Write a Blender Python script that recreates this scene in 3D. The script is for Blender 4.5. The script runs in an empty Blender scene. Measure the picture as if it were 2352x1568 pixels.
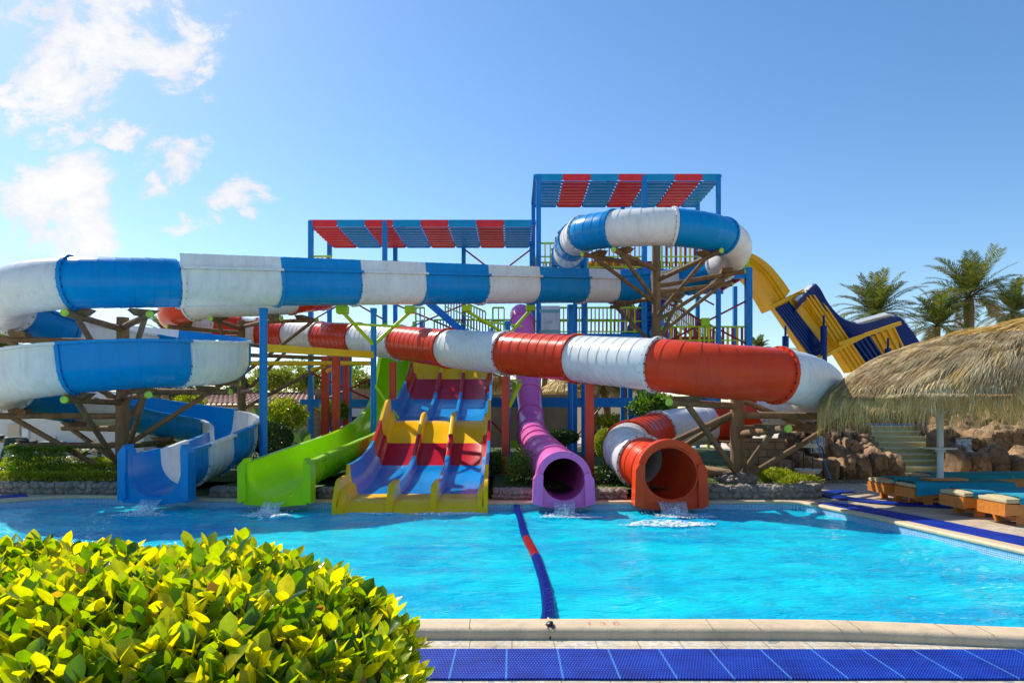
import bpy, bmesh, math, random
from mathutils import Vector, Matrix, noise
R = math.radians
random.seed(7)
sc = bpy.context.scene
COL = sc.collection
F, CX, HY, EYE = 1568.0, 1176.0, 955.0, 1.7      # photo measures: focal length, centre column, horizon row, eye height

def P(x, y, Y):
    """a measured direction of the photo turned into a point at real distance Y"""
    return Vector(((x - CX) / F * Y, Y, EYE - (y - HY) / F * Y))
def PX(x, Y): return (x - CX) / F * Y
def PZ(y, Y): return EYE - (y - HY) / F * Y

# ------------------------------------------------------------------ mesh builder
class MB:
    def __init__(s): s.v = []; s.f = []; s.m = []
    def add(s, vs, fs, mi=0):
        o = len(s.v); s.v.extend(tuple(v) for v in vs)
        for f in fs: s.f.append(tuple(i + o for i in f)); s.m.append(mi)
    def box(s, c, d, rz=0.0, mi=0, rot=None):
        c = Vector(c); hx, hy, hz = d[0]/2, d[1]/2, d[2]/2
        M = rot if rot is not None else Matrix.Rotation(rz, 3, 'Z')
        vs = [c + M @ Vector((x, y, z)) for z in (-hz, hz) for x, y in ((-hx,-hy),(hx,-hy),(hx,hy),(-hx,hy))]
        s.add(vs, [(0,3,2,1),(4,5,6,7),(0,1,5,4),(1,2,6,5),(2,3,7,6),(3,0,4,7)], mi)
    def bar(s, a, b, w, h=None, mi=0):
        a = Vector(a); b = Vector(b); h = h or w
        t = (b - a); L = t.length; t.normalize()
        up = Vector((0,0,1)) if abs(t.z) < .95 else Vector((0,1,0))
        sd = t.cross(up).normalized(); u = sd.cross(t)
        M = Matrix((t, sd, u)).transposed()
        s.box((a+b)/2, (L, w, h), rot=M, mi=mi)
    def cyl(s, a, b, r1, r2=None, n=12, mi=0, cap=True, capmi=None):
        a = Vector(a); b = Vector(b); r2 = r1 if r2 is None else r2
        t = (b - a).normalized()
        up = Vector((0,0,1)) if abs(t.z) < .9 else Vector((0,1,0))
        sd = t.cross(up).normalized(); u = sd.cross(t)
        vs = []
        for c, r in ((a, r1), (b, r2)):
            for i in range(n):
                q = 2*math.pi*i/n; vs.append(c + sd*(r*math.cos(q)) + u*(r*math.sin(q)))
        fs = [(i, (i+1) % n, n+(i+1) % n, n+i) for i in range(n)]
        s.add(vs, fs, mi)
        if cap: s.add(vs, [tuple(range(n))[::-1], tuple(range(n, 2*n))], mi if capmi is None else capmi)
    def tube(s, pts, r, n=8, mi=0, cap=True):
        pts = [Vector(p) for p in pts]; rings = []
        rr = r if isinstance(r, (list, tuple)) else [r]*len(pts)
        for i, p in enumerate(pts):
            t = (pts[min(i+1, len(pts)-1)] - pts[max(i-1, 0)]).normalized()
            up = Vector((0,0,1)) if abs(t.z) < .95 else Vector((0,1,0))
            sd = t.cross(up).normalized(); u = sd.cross(t)
            rings.append([p + sd*(rr[i]*math.cos(2*math.pi*k/n)) + u*(rr[i]*math.sin(2*math.pi*k/n)) for k in range(n)])
        vs = [v for g in rings for v in g]
        fs = [(i*n+k, i*n+(k+1) % n, (i+1)*n+(k+1) % n, (i+1)*n+k) for i in range(len(pts)-1) for k in range(n)]
        if cap: fs += [tuple(range(n))[::-1], tuple(range((len(pts)-1)*n, len(pts)*n))]
        s.add(vs, fs, mi)
    def ball(s, c, r, n=10, m=7, mi=0, jit=0.0, rz=0.0):
        c = Vector(c); r = (r, r, r) if not hasattr(r, '__len__') else r
        vs = []; o = Vector((random.random()*50, random.random()*50, random.random()*50)); M = Matrix.Rotation(rz, 3, 'Z')
        for j in range(m+1):
            th = math.pi*j/m
            for i in range(n):
                ph = 2*math.pi*i/n
                d = Vector((math.sin(th)*math.cos(ph), math.sin(th)*math.sin(ph), math.cos(th)))
                k = 1 + (jit*noise.noise(d*1.3 + o) if jit else 0)
                vs.append(c + M @ Vector((d.x*r[0]*k, d.y*r[1]*k, d.z*r[2]*k)))
        fs = [(j*n+i, (j+1)*n+i, (j+1)*n+(i+1) % n, j*n+(i+1) % n) for j in range(m) for i in range(n)]
        s.add(vs, fs, mi)
    def grid(s, rows, mi=0, close=False):
        n = len(rows[0]); vs = [p for g in rows for p in g]; m = n if close else n-1
        s.add(vs, [(i*n+k, i*n+(k+1) % n, (i+1)*n+(k+1) % n, (i+1)*n+k) for i in range(len(rows)-1) for k in range(m)], mi)
    def prism(s, poly, z0, z1, mi=0):
        n = len(poly)
        vs = [(x, y, z0) for x, y in poly] + [(x, y, z1) for x, y in poly]
        s.add(vs, [tuple(range(n))[::-1], tuple(range(n, 2*n))] + [(i, (i+1) % n, n+(i+1) % n, n+i) for i in range(n)], mi)
    def build(s, name, mats, parent=None, smooth=True, sharp=40, fixn=False):
        me = bpy.data.meshes.new(name); me.from_pydata(s.v, [], s.f)
        if not isinstance(mats, (list, tuple)): mats = [mats]
        for m in mats: me.materials.append(m)
        if len(mats) > 1: me.polygons.foreach_set('material_index', s.m)
        if fixn:
            bm = bmesh.new(); bm.from_mesh(me); bmesh.ops.recalc_face_normals(bm, faces=bm.faces); bm.to_mesh(me); bm.free()
        if smooth:
            me.polygons.foreach_set('use_smooth', [True]*len(me.polygons))
            me.set_sharp_from_angle(angle=R(sharp))
        me.update()
        o = bpy.data.objects.new(name, me); COL.objects.link(o)
        if parent is not None:
            o.parent = parent
            r = parent
            while r.parent: r = r.parent
            if parent is r: o.matrix_parent_inverse = Matrix.Translation(-Vector(r.location))
        return o

def tag(o, label=None, cat=None, group=None, kind=None):
    if label: o['label'] = label
    if cat: o['category'] = cat
    if group: o['group'] = group
    if kind: o['kind'] = kind
    return o
def thing(name, label, cat, loc=(0,0,0), group=None):
    o = bpy.data.objects.new(name, None); COL.objects.link(o); o.location = loc; o.empty_display_size = .2
    return tag(o, label, cat, group)
def copy_tree(o, parent=None):
    c = o.copy(); COL.objects.link(c)
    if parent is not None: c.parent = parent
    for ch in list(o.children): copy_tree(ch, c)
    return c

# ------------------------------------------------------------------ materials
class NT:
    def __init__(s, m): s.t = m.node_tree; s.n = s.t.nodes; s.l = s.t.links
    def new(s, ty, **k):
        n = s.n.new(ty)
        for a, b in k.items(): setattr(n, a, b)
        return n
    def link(s, a, b): s.l.new(a, b)
    def math(s, op, a, b=None, clamp=False):
        n = s.new('ShaderNodeMath', operation=op, use_clamp=clamp)
        for i, v in enumerate((a, b)):
            if v is None: continue
            if isinstance(v, (int, float)): n.inputs[i].default_value = v
            else: s.link(v, n.inputs[i])
        return n.outputs[0]
    def noise(s, vec, scale, detail=4, rough=.55, dist=0.0):
        n = s.new('ShaderNodeTexNoise'); n.inputs['Scale'].default_value = scale; n.inputs['Detail'].default_value = detail
        n.inputs['Roughness'].default_value = rough; n.inputs['Distortion'].default_value = dist
        if vec is not None: s.link(vec, n.inputs['Vector'])
        return n.outputs['Fac']
    def ramp(s, fac, stops):
        n = s.new('ShaderNodeValToRGB'); e = n.color_ramp.elements
        while len(e) < len(stops): e.new(.5)
        for i, (p, c) in enumerate(stops): e[i].position = p; e[i].color = (*c, 1) if len(c) == 3 else c
        s.link(fac, n.inputs[0]); return n.outputs[0]
    def mix(s, fac, a, b, mode='MIX'):
        n = s.new('ShaderNodeMix', data_type='RGBA', blend_type=mode)
        for i, v in ((0, fac), (6, a), (7, b)):
            if isinstance(v, (int, float)): n.inputs[i].default_value = v
            elif isinstance(v, tuple): n.inputs[i].default_value = (*v, 1)[:4]
            else: s.link(v, n.inputs[i])
        return n.outputs[2]
    def bump(s, h, strength, dist=.02):
        n = s.new('ShaderNodeBump'); n.inputs['Strength'].default_value = strength; n.inputs['Distance'].default_value = dist
        s.link(h, n.inputs['Height']); return n.outputs[0]
def newmat(name):
    m = bpy.data.materials.new(name); m.use_nodes = True
    return m, NT(m), m.node_tree.nodes['Principled BSDF']
def tone(c, k): return tuple(min(1, max(0, x*k)) for x in c)
def mat(name, col, rough=.5, var=.12, scale=3.0, bump=0.0, bscale=30.0, metal=0.0, spec=.5, stretch=None, dirt=None, dirtamt=.0, coat=0.0):
    m, t, b = newmat(name)
    tc = t.new('ShaderNodeTexCoord').outputs['Object']
    v = tc
    if stretch:
        mp = t.new('ShaderNodeMapping'); mp.inputs['Scale'].default_value = stretch; t.link(tc, mp.inputs['Vector']); v = mp.outputs[0]
    n = t.noise(v, scale, 6, .6)
    c = t.ramp(n, [(.25, tone(col, 1-var)), (.75, tone(col, 1+var))])
    if dirt:
        mp = t.new('ShaderNodeMapping'); mp.inputs['Scale'].default_value = (3, 3, .5); t.link(tc, mp.inputs['Vector'])
        d = t.ramp(t.noise(mp.outputs[0], 2.6, 8, .68), [(.48, (0,0,0)), (.78, (1,1,1))])
        c = t.mix(t.math('MULTIPLY', d, dirtamt), c, dirt)
    t.link(c, b.inputs['Base Color'])
    b.inputs['Roughness'].default_value = rough; b.inputs['Metallic'].default_value = metal
    b.inputs['Specular IOR Level'].default_value = spec
    rr = t.math('ADD', t.math('MULTIPLY', t.noise(tc, scale*3, 4), .18), rough - .09, True); t.link(rr, b.inputs['Roughness'])
    if coat: b.inputs['Coat Weight'].default_value = coat; b.inputs['Coat Roughness'].default_value = .12
    if bump: t.link(t.bump(t.noise(v, bscale, 6, .65), bump), b.inputs['Normal'])
    return m
def leafmat4(name, stops, trans, gloss):
    m, t, b = newmat(name)
    isl = t.new('ShaderNodeNewGeometry').outputs['Random Per Island']; tc = t.new('ShaderNodeTexCoord').outputs['Object']
    c = t.ramp(isl, stops); c = t.mix(1., c, t.ramp(t.noise(tc, 55, 4, .6), [(.3, (.72, .74, .7)), (.7, (1.12, 1.1, 1.1))]), 'MULTIPLY')
    t.link(c, b.inputs['Base Color']); b.inputs['Roughness'].default_value = gloss; t.link(t.bump(t.noise(tc, 160, 3), .25, .002), b.inputs['Normal'])
    tr = t.new('ShaderNodeBsdfTranslucent'); t.link(t.mix(1., c, (1.4, 1.35, .35), 'MULTIPLY'), tr.inputs['Color'])
    mx = t.new('ShaderNodeMixShader'); mx.inputs[0].default_value = trans
    t.link(b.outputs[0], mx.inputs[1]); t.link(tr.outputs[0], mx.inputs[2]); t.link(mx.outputs[0], t.n['Material Output'].inputs['Surface'])
    return m
def leafmat(name, c1, c2, c3, trans=.35, gloss=.35, rand=True):
    m, t, b = newmat(name)
    isl = t.new('ShaderNodeNewGeometry').outputs['Random Per Island']
    c = t.ramp(isl, [(.0, c1), (.55, c2), (1., c3)])
    t.link(c, b.inputs['Base Color']); b.inputs['Roughness'].default_value = gloss
    tr = t.new('ShaderNodeBsdfTranslucent'); t.link(t.mix(1., c, (1.25, 1.3, .35), 'MULTIPLY'), tr.inputs['Color'])
    mx = t.new('ShaderNodeMixShader'); mx.inputs[0].default_value = trans
    t.link(b.outputs[0], mx.inputs[1]); t.link(tr.outputs[0], mx.inputs[2])
    t.link(mx.outputs[0], t.n['Material Output'].inputs['Surface'])
    return m

GRIME = (.30, .27, .20)
M = {}
def gel(name, col, dirtamt=.35, rough=.24): M[name] = mat(name, col, rough, .10, 1.7, bump=.05, bscale=7, dirt=GRIME, dirtamt=dirtamt, coat=.03, spec=.13)
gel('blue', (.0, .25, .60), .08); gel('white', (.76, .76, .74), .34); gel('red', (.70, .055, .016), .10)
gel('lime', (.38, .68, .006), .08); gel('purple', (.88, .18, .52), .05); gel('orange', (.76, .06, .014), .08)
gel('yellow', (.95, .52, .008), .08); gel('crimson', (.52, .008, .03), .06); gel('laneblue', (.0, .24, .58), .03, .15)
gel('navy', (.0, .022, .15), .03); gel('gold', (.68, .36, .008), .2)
def paint(name, col, **k): M[name] = mat(name, col, k.get('rough', .42), .14, 2.5, spec=.25, bump=.08, bscale=14, dirt=GRIME, dirtamt=k.get('d', .35))
paint('p_blue', (.0, .20, .56), d=.15); paint('p_lime', (.42, .66, .015), d=.2); paint('p_red', (.62, .06, .02), d=.2); paint('p_yellow', (.92, .50, .015), d=.1)
paint('p_maroon', (.34, .02, .03), d=.1); paint('p_orange', (.72, .24, .02)); paint('p_white', (.78, .78, .76)); paint('p_teal', (.25, .5, .52), d=.2)
paint('c_red', (.75, .03, .04), d=.1); paint('c_blue', (.0, .28, .56), d=.1)
M['bolt'] = mat('bolt_steel', (.03, .03, .035), .4, .2, metal=.6)
M['bark'] = mat('log_bark', (.21, .125, .06), .85, .45, 5, bump=.9, bscale=26, stretch=(1, 1, .25), dirt=(.10, .13, .02), dirtamt=.45)
M['limecap'] = mat('green_cut_end', (.42, .62, .06), .6, .25, 14, bump=.3)
M['stone'] = mat('rubble_stone', (.26, .215, .17), .8, .4, 4.2, bump=.5, bscale=26)
M['mortar'] = mat('mortar', (.20, .185, .16), .9, .2, 9, bump=.4)
M['rock'] = mat('sandstone_rock', (.31, .20, .105), .9, .5, 2.2, bump=1.0, bscale=7, dirt=(.05, .035, .025), dirtamt=.7)
M['step'] = mat('step_stone', (.60, .57, .32), .75, .12, 4, bump=.3, bscale=60)
M['wood'] = mat('varnished_wood', (.55, .19, .03), .38, .3, 4, bump=.2, bscale=30, stretch=(.4, 4, 4))
M['towel'] = mat('teal_towel', (.006, .30, .42), .95, .12, 5, bump=.6, bscale=180)
M['cushion'] = mat('cream_cushion', (.52, .43, .24), .85, .08, 5, bump=.3, bscale=60)
M['coping'] = mat('coping_stone', (.66, .50, .31), .6, .14, 3.0, bump=.3, bscale=70, dirt=(.28, .22, .15), dirtamt=.5)
M['pole'] = mat('painted_pole', (.52, .58, .56), .5, .1, 3)
M['skin'] = mat('skin', (.36, .19, .12), .6, .08); M['hair'] = mat('dark_hair', (.012, .010, .009), .6, .2)
M['jacket'] = mat('dark_green_jacket', (.03, .075, .06), .85, .2, 8, bump=.4); M['black'] = mat('black_cloth', (.012, .012, .014), .85, .2, 8)
M['orangecloth'] = mat('orange_shirt', (.75, .26, .02), .8, .15, 8)
M['canvas_white'] = mat('white_plaster', (.66, .65, .60), .85, .10, .9, bump=.2, bscale=22)
M['cream_wall'] = mat('cream_plaster', (.62, .52, .35), .85, .12, .8, bump=.2, bscale=22)
M['brown_wall'] = mat('brown_stucco', (.38, .22, .11), .9, .3, .55, bump=.35, bscale=16, dirt=(.12, .07, .035), dirtamt=.6)
M['glass'] = mat('window_glass', (.03, .05, .06), .08, .1); M['dark'] = mat('dark_opening', (.015, .015, .018), .8, .2)
M['trunk'] = mat('palm_trunk', (.21, .145, .085), .9, .4, 6, bump=.9, bscale=18, stretch=(1, 1, 3)); M['twig'] = mat('twig', (.10, .07, .04), .9, .3, 8)
M['pebble'] = mat('pebbles', (.30, .25, .20), .8, .5, 22, bump=.9, bscale=50)
M['iron'] = mat('black_iron', (.02, .02, .02), .5, .2)
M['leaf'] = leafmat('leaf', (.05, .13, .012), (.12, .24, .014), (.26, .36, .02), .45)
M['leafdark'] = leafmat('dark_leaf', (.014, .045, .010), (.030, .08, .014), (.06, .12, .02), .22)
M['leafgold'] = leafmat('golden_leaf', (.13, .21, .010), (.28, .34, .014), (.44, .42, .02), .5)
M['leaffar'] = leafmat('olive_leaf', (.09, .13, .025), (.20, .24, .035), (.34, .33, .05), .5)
M['frond'] = leafmat('palm_frond', (.05, .085, .022), (.11, .14, .035), (.24, .22, .07), .35)
M['fronddry'] = leafmat('dry_palm_frond', (.20, .13, .05), (.36, .24, .09), (.48, .34, .14), .25)
M['paddle'] = leafmat('paddle_leaf', (.09, .19, .05), (.15, .27, .07), (.24, .33, .08), .3)
M['straw'] = leafmat('straw_thatch', (.40, .26, .08), (.74, .52, .19), (.92, .72, .34), .2, .7)
M['straw2'] = leafmat('grey_straw', (.28, .20, .10), (.48, .36, .19), (.64, .50, .29), .14, .75); M['straw3'] = leafmat('pale_straw', (.55, .40, .19), (.78, .60, .32), (.90, .76, .48), .2, .6); M['straw4'] = leafmat('brown_straw', (.22, .145, .06), (.42, .28, .12), (.58, .41, .19), .14, .75)
M['flower'] = leafmat('white_flower', (.5, .5, .4), (.6, .58, .5), (.7, .62, .6), .2)
M['grassblade'] = leafmat('grass_blade', (.05, .12, .012), (.10, .20, .018), (.18, .27, .03), .35)
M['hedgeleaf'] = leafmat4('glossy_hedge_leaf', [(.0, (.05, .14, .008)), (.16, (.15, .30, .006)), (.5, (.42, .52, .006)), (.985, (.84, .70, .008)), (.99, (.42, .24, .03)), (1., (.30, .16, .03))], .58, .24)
M['greybox'] = mat('grey_metal_box', (.22, .26, .25), .5, .15, 4)

def crack(name):
    m = M[name]; t = NT(m); b = t.n['Principled BSDF']; old = b.inputs['Base Color'].links[0].from_socket
    tc = t.new('ShaderNodeTexCoord').outputs['Object']; wn = t.new('ShaderNodeTexNoise'); wn.inputs['Scale'].default_value = 1.6; wn.inputs['Detail'].default_value = 6; t.link(tc, wn.inputs['Vector'])
    vo = t.new('ShaderNodeTexVoronoi', feature='DISTANCE_TO_EDGE'); vo.inputs['Scale'].default_value = 1.5; t.link(t.mix(.9, tc, wn.outputs['Color'], 'ADD'), vo.inputs['Vector'])
    e = t.ramp(vo.outputs[0], [(.0, (.18, .14, .10)), (.022, (1, 1, 1))]); st = t.ramp(t.noise(tc, .9, 7, .7), [(.35, (.55, .48, .42)), (.6, (1.1, 1.05, 1.0))])
    t.link(t.mix(1., t.mix(1., old, e, 'MULTIPLY'), st, 'MULTIPLY'), b.inputs['Base Color'])
crack('rock')
# special surface materials -------------------------------------------------
def mk_water():
    m, t, b = newmat('pool_water')
    tc = t.new('ShaderNodeTexCoord').outputs['Object']
    mq = t.new('ShaderNodeMapping'); mq.inputs['Scale'].default_value = (.5, 1.5, 1); t.link(tc, mq.inputs['Vector'])
    c = t.ramp(t.noise(mq.outputs[0], .8, 6, .6, .5), [(.34, (.0, .36, .62)), (.60, (.0, .62, .74))])  # light and dark of the ripples painted in as two turquoise tones
    t.link(c, b.inputs['Base Color']); b.inputs['Roughness'].default_value = .04; b.inputs['IOR'].default_value = 1.33
    mp = t.new('ShaderNodeMapping'); mp.inputs['Scale'].default_value = (.6, 1.7, 1); t.link(tc, mp.inputs['Vector'])
    h = t.math('ADD', t.noise(mp.outputs[0], 3.2, 3, .55, .6), t.math('ADD', t.math('MULTIPLY', t.noise(mp.outputs[0], 11, 3, .55, .8), .38), t.math('MULTIPLY', t.noise(mp.outputs[0], 30, 2, .5, .5), .16)))
    t.link(t.bump(h, .85, .075), b.inputs['Normal'])
    return m
def mk_mosaic():
    m, t, b = newmat('mosaic_tile')
    pos = t.new('ShaderNodeNewGeometry').outputs['Position']
    sp = t.new('ShaderNodeSeparateXYZ'); t.link(pos, sp.inputs[0])
    cb = t.new('ShaderNodeCombineXYZ'); t.link(t.math('ADD', sp.outputs[0], t.math('MULTIPLY', sp.outputs[1], .98)), cb.inputs[0]); t.link(sp.outputs[2], cb.inputs[1])
    br = t.new('ShaderNodeTexBrick'); br.offset = 0; t.link(cb.outputs[0], br.inputs['Vector'])
    br.inputs['Color1'].default_value = (.04, .22, .48, 1); br.inputs['Color2'].default_value = (.13, .42, .62, 1); br.inputs['Mortar'].default_value = (.50, .66, .72, 1)
    for k, v in (('Scale', 1), ('Mortar Size', .004), ('Brick Width', .028), ('Row Height', .028), ('Bias', -.15)): br.inputs[k].default_value = v
    t.link(br.outputs[0], b.inputs['Base Color']); b.inputs['Roughness'].default_value = .15
    return m
def mk_deck(name, near):
    m, t, b = newmat(name)
    tc = t.new('ShaderNodeTexCoord').outputs['Object']
    vo = t.new('ShaderNodeTexVoronoi', feature='DISTANCE_TO_EDGE'); vo.inputs['Scale'].default_value = 15 if near else 9
    wn = t.new('ShaderNodeTexNoise'); wn.inputs['Scale'].default_value = 6; t.link(tc, wn.inputs['Vector'])
    t.link(t.mix(.12, tc, wn.outputs['Color'], 'ADD'), vo.inputs['Vector'])
    vc = t.new('ShaderNodeTexVoronoi'); vc.inputs['Scale'].default_value = vo.inputs['Scale'].default_value
    t.link(t.mix(.12, tc, wn.outputs['Color'], 'ADD'), vc.inputs['Vector'])
    sx = t.new('ShaderNodeSeparateXYZ'); t.link(vc.outputs['Color'], sx.inputs[0])
    if near: cell = t.ramp(sx.outputs[0], [(.0, (.60, .50, .36)), (.5, (.70, .60, .44)), (.85, (.55, .52, .44)), (1., (.38, .40, .37))]); gr = (.76, .71, .58)
    else: cell = t.ramp(sx.outputs[0], [(.0, (.58, .48, .35)), (1., (.68, .58, .43))]); gr = (.46, .39, .29)
    e = t.ramp(vo.outputs[0], [(.03, (0,0,0)), (.08, (1,1,1))])
    c = t.mix(e, gr, cell)
    br = t.new('ShaderNodeTexBrick'); br.offset = 0; t.link(tc, br.inputs['Vector'])
    for k, v in (('Scale', 1), ('Mortar Size', .005), ('Brick Width', .33), ('Row Height', .33)): br.inputs[k].default_value = v
    c = t.mix(br.outputs['Fac'], c, (.36, .28, .2))
    st = t.ramp(t.noise(tc, 1.6, 8, .65), [(.35, (.72, .68, .62)), (.65, (1, 1, 1))])
    c = t.mix(1., c, st, 'MULTIPLY')
    t.link(c, b.inputs['Base Color']); b.inputs['Roughness'].default_value = .55
    t.link(t.bump(t.noise(tc, 60, 4), .15, .01), b.inputs['Normal'])
    return m
def mk_mat(name, joints=True, k=1.0):
    m, t, b = newmat(name)
    tc = t.new('ShaderNodeTexCoord').outputs['UV']
    sp = t.new('ShaderNodeSeparateXYZ'); t.link(tc, sp.inputs[0])
    sx = t.math('SINE', t.math('MULTIPLY', sp.outputs[0], 2*math.pi/.021)); 
    ph = t.math('MULTIPLY', t.math('SINE', t.math('MULTIPLY', sp.outputs[1], 2*math.pi/.042)), 1.2)
    sy = t.math('SINE', t.math('ADD', t.math('MULTIPLY', sp.outputs[0], 2*math.pi/.021), ph))
    w = t.math('MULTIPLY', t.math('ADD', t.math('MULTIPLY', sy, t.math('SINE', t.math('MULTIPLY', sp.outputs[1], 2*math.pi/.026))), 1), .5)
    c = t.ramp(w, [(.25, (.0, .004, .09)), (.62, (.003, .035, .42)), (.95, (.02, .10, .62))])
    wear = t.ramp(t.noise(tc, 2.6, 8, .7), [(.32, (.55, .55, .6)), (.5, (1, 1, 1)), (.7, (1.5, 1.7, 1.3))])
    c = t.mix(1., c, wear, 'MULTIPLY')
    if joints:
        jx = t.math('LESS_THAN', t.math('ABSOLUTE', t.math('SUBTRACT', t.math('FRACT', t.math('DIVIDE', sp.outputs[0], .384)), .5)), .018)
        jy = t.math('LESS_THAN', t.math('ABSOLUTE', t.math('SUBTRACT', t.math('FRACT', t.math('DIVIDE', sp.outputs[1], .197)), .0)), .02)
        j = t.math('MAXIMUM', jx, t.math('MULTIPLY', jy, .45))
        c = t.mix(t.math('MULTIPLY', j, .75), c, (.07, .24, .62))
    t.link(c, b.inputs['Base Color']); b.inputs['Roughness'].default_value = .5; b.inputs['Specular IOR Level'].default_value = .15
    t.link(t.bump(w, .6, .008), b.inputs['Normal'])
    return m
def mk_brick(name, c1, c2, mo, bw, bh):
    m, t, b = newmat(name)
    pos = t.new('ShaderNodeNewGeometry').outputs['Position']
    sp = t.new('ShaderNodeSeparateXYZ'); t.link(pos, sp.inputs[0])
    cb = t.new('ShaderNodeCombineXYZ'); t.link(t.math('ADD', sp.outputs[0], sp.outputs[1]), cb.inputs[0]); t.link(sp.outputs[2], cb.inputs[1])
    br = t.new('ShaderNodeTexBrick'); t.link(cb.outputs[0], br.inputs['Vector'])
    br.inputs['Color1'].default_value = (*c1, 1); br.inputs['Color2'].default_value = (*c2, 1); br.inputs['Mortar'].default_value = (*mo, 1)
    for k, v in (('Scale', 1), ('Mortar Size', .012), ('Brick Width', bw), ('Row Height', bh)): br.inputs[k].default_value = v
    st = t.ramp(t.noise(pos, 1.5, 6), [(.3, (.8, .8, .8)), (.7, (1.1, 1.1, 1.1))])
    t.link(t.mix(1., br.outputs[0], st, 'MULTIPLY'), b.inputs['Base Color']); b.inputs['Roughness'].default_value = .85
    return m
def mk_lawn():
    m, t, b = newmat('lawn_soil')
    tc = t.new('ShaderNodeTexCoord').outputs['Object']
    c = t.ramp(t.noise(tc, .8, 6, .6), [(.3, (.05, .035, .018)), (.45, (.055, .075, .016)), (.62, (.09, .15, .018))])
    c = t.mix(1., c, t.ramp(t.noise(tc, 40, 3), [(.3, (.6, .6, .6)), (.7, (1.3, 1.3, 1.3))]), 'MULTIPLY')
    t.link(c, b.inputs['Base Color']); b.inputs['Roughness'].default_value = .95
    t.link(t.bump(t.noise(tc, 50, 5), .8, .03), b.inputs['Normal'])
    return m
def mk_faded():
    m, t, b = newmat('faded_red_paint')
    tc = t.new('ShaderNodeTexCoord').outputs['Object']
    b.inputs['Base Color'].default_value = (.62, .12, .07, 1); b.inputs['Roughness'].default_value = .7
    a = t.ramp(t.noise(tc, 60, 5, .7), [(.42, (.05, .05, .05)), (.62, (.8, .8, .8))]); t.link(a, b.inputs['Alpha'])
    return m
M['water'] = mk_water(); M['mosaic'] = mk_mosaic(); M['deck_near'] = mk_deck('patterned_tile', True); M['deck'] = mk_deck('deck_stone', False)
M['mat'] = mk_mat('blue_mat'); M['mat2'] = mk_mat('blue_mat_plain', False); M['lawn'] = mk_lawn(); M['faded'] = mk_faded()
M['block'] = mk_brick('sandstone_block', (.50, .36, .19), (.44, .31, .16), (.30, .21, .11), .6, .3)
M['paver'] = mk_brick('tan_stone_wall', (.36, .26, .15), (.28, .20, .11), (.10, .075, .05), .45, .2)
M['pooltile'] = mat('pool_floor_tile', (.04, .42, .60), .3, .1, 2)
M['sand'] = mat('pale_ground', (.60, .52, .40), .95, .25, .3, bump=.4, bscale=20)
def mk_foam():
    m, t, b = newmat('white_foam'); b.inputs['Base Color'].default_value = (.85, .90, .92, 1); b.inputs['Roughness'].default_value = .5
    tc = t.new('ShaderNodeTexCoord').outputs['Object']
    a = t.ramp(t.noise(tc, 13, 10, .74, .6), [(.46, (0, 0, 0)), (.54, (.95, .95, .95))]); t.link(a, b.inputs['Alpha'])
    return m
M['foam'] = mk_foam()
M['drop'] = mat('water_drop', (.80, .88, .92), .1, .03)
def mk_flow():
    m, t, b = newmat('running_water'); b.inputs['Base Color'].default_value = (.70, .86, .92, 1); b.inputs['Roughness'].default_value = .08
    tc = t.new('ShaderNodeTexCoord').outputs['Object']
    mp = t.new('ShaderNodeMapping'); mp.inputs['Scale'].default_value = (14, 14, 2); t.link(tc, mp.inputs['Vector'])
    n = t.noise(mp.outputs[0], 1.5, 6, .65)
    t.link(t.ramp(n, [(.35, (.12, .12, .12)), (.7, (.8, .8, .8))]), b.inputs['Alpha']); t.link(t.bump(n, .7), b.inputs['Normal'])
    return m
M['flow'] = mk_flow()

# ------------------------------------------------------------------ setting: ground, pool, deck, mats
WZ = -.17
POOL = [(-10.9, 12.9), (-10.3, 13.75), (-9.58, 14.6), (-8.4, 14.5), (-6.57, 14.08), (-4.2, 13.75), (-2.0, 13.58), (-.45, 13.52), (2.5, 13.62), (5.62, 13.68), (5.85, 13.3),
        (6.12, 11.8), (6.5, 8.7), (6.75, 6.9), (6.6, 5.75), (5.6, 5.36), (4.1, 5.47), (3.1, 5.63), (2.45, 5.70), (.6, 5.71), (-11.5, 5.71), (-12.0, 9.0)]
def offset_poly(poly, d):
    n = len(poly); out = []
    area = sum(poly[i][0]*poly[(i+1) % n][1] - poly[(i+1) % n][0]*poly[i][1] for i in range(n))
    s = 1 if area > 0 else -1
    for i in range(n):
        a = Vector(poly[i-1]); b = Vector(poly[i]); c = Vector(poly[(i+1) % n])
        e1 = (b-a).normalized(); e2 = (c-b).normalized()
        n1 = Vector((e1.y, -e1.x))*s; n2 = Vector((e2.y, -e2.x))*s
        k = (n1+n2).normalized(); k = k/max(.45, k.dot(n1))
        out.append(tuple(b + k*d))
    return out
def smooth_poly(poly, it=2):
    for _ in range(it):
        q = []
        for i in range(len(poly)):
            a, b = Vector(poly[i]), Vector(poly[(i+1) % len(poly)])
            L = min(.25, .35/(a-b).length) ; q += [tuple(a.lerp(b, L)), tuple(b.lerp(a, L))]
        poly = q
    return poly
POOL = smooth_poly(POOL)
def sheet(name, loops, z, m):
    bm = bmesh.new(); es = []
    for lp in loops:
        vs = [bm.verts.new((x, y, z)) for x, y in lp]
        es += [bm.edges.new((vs[i], vs[(i+1) % len(vs)])) for i in range(len(vs))]
    bmesh.ops.triangle_fill(bm, use_beauty=True, use_dissolve=False, edges=es)
    bmesh.ops.recalc_face_normals(bm, faces=bm.faces)
    for f in bm.faces:
        if f.normal.z < 0: f.normal_flip()
    me = bpy.data.meshes.new(name); bm.to_mesh(me); bm.free(); me.materials.append(m)
    o = bpy.data.objects.new(name, me); COL.objects.link(o); return tag(o, kind='structure')
NZ = -.08
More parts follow.
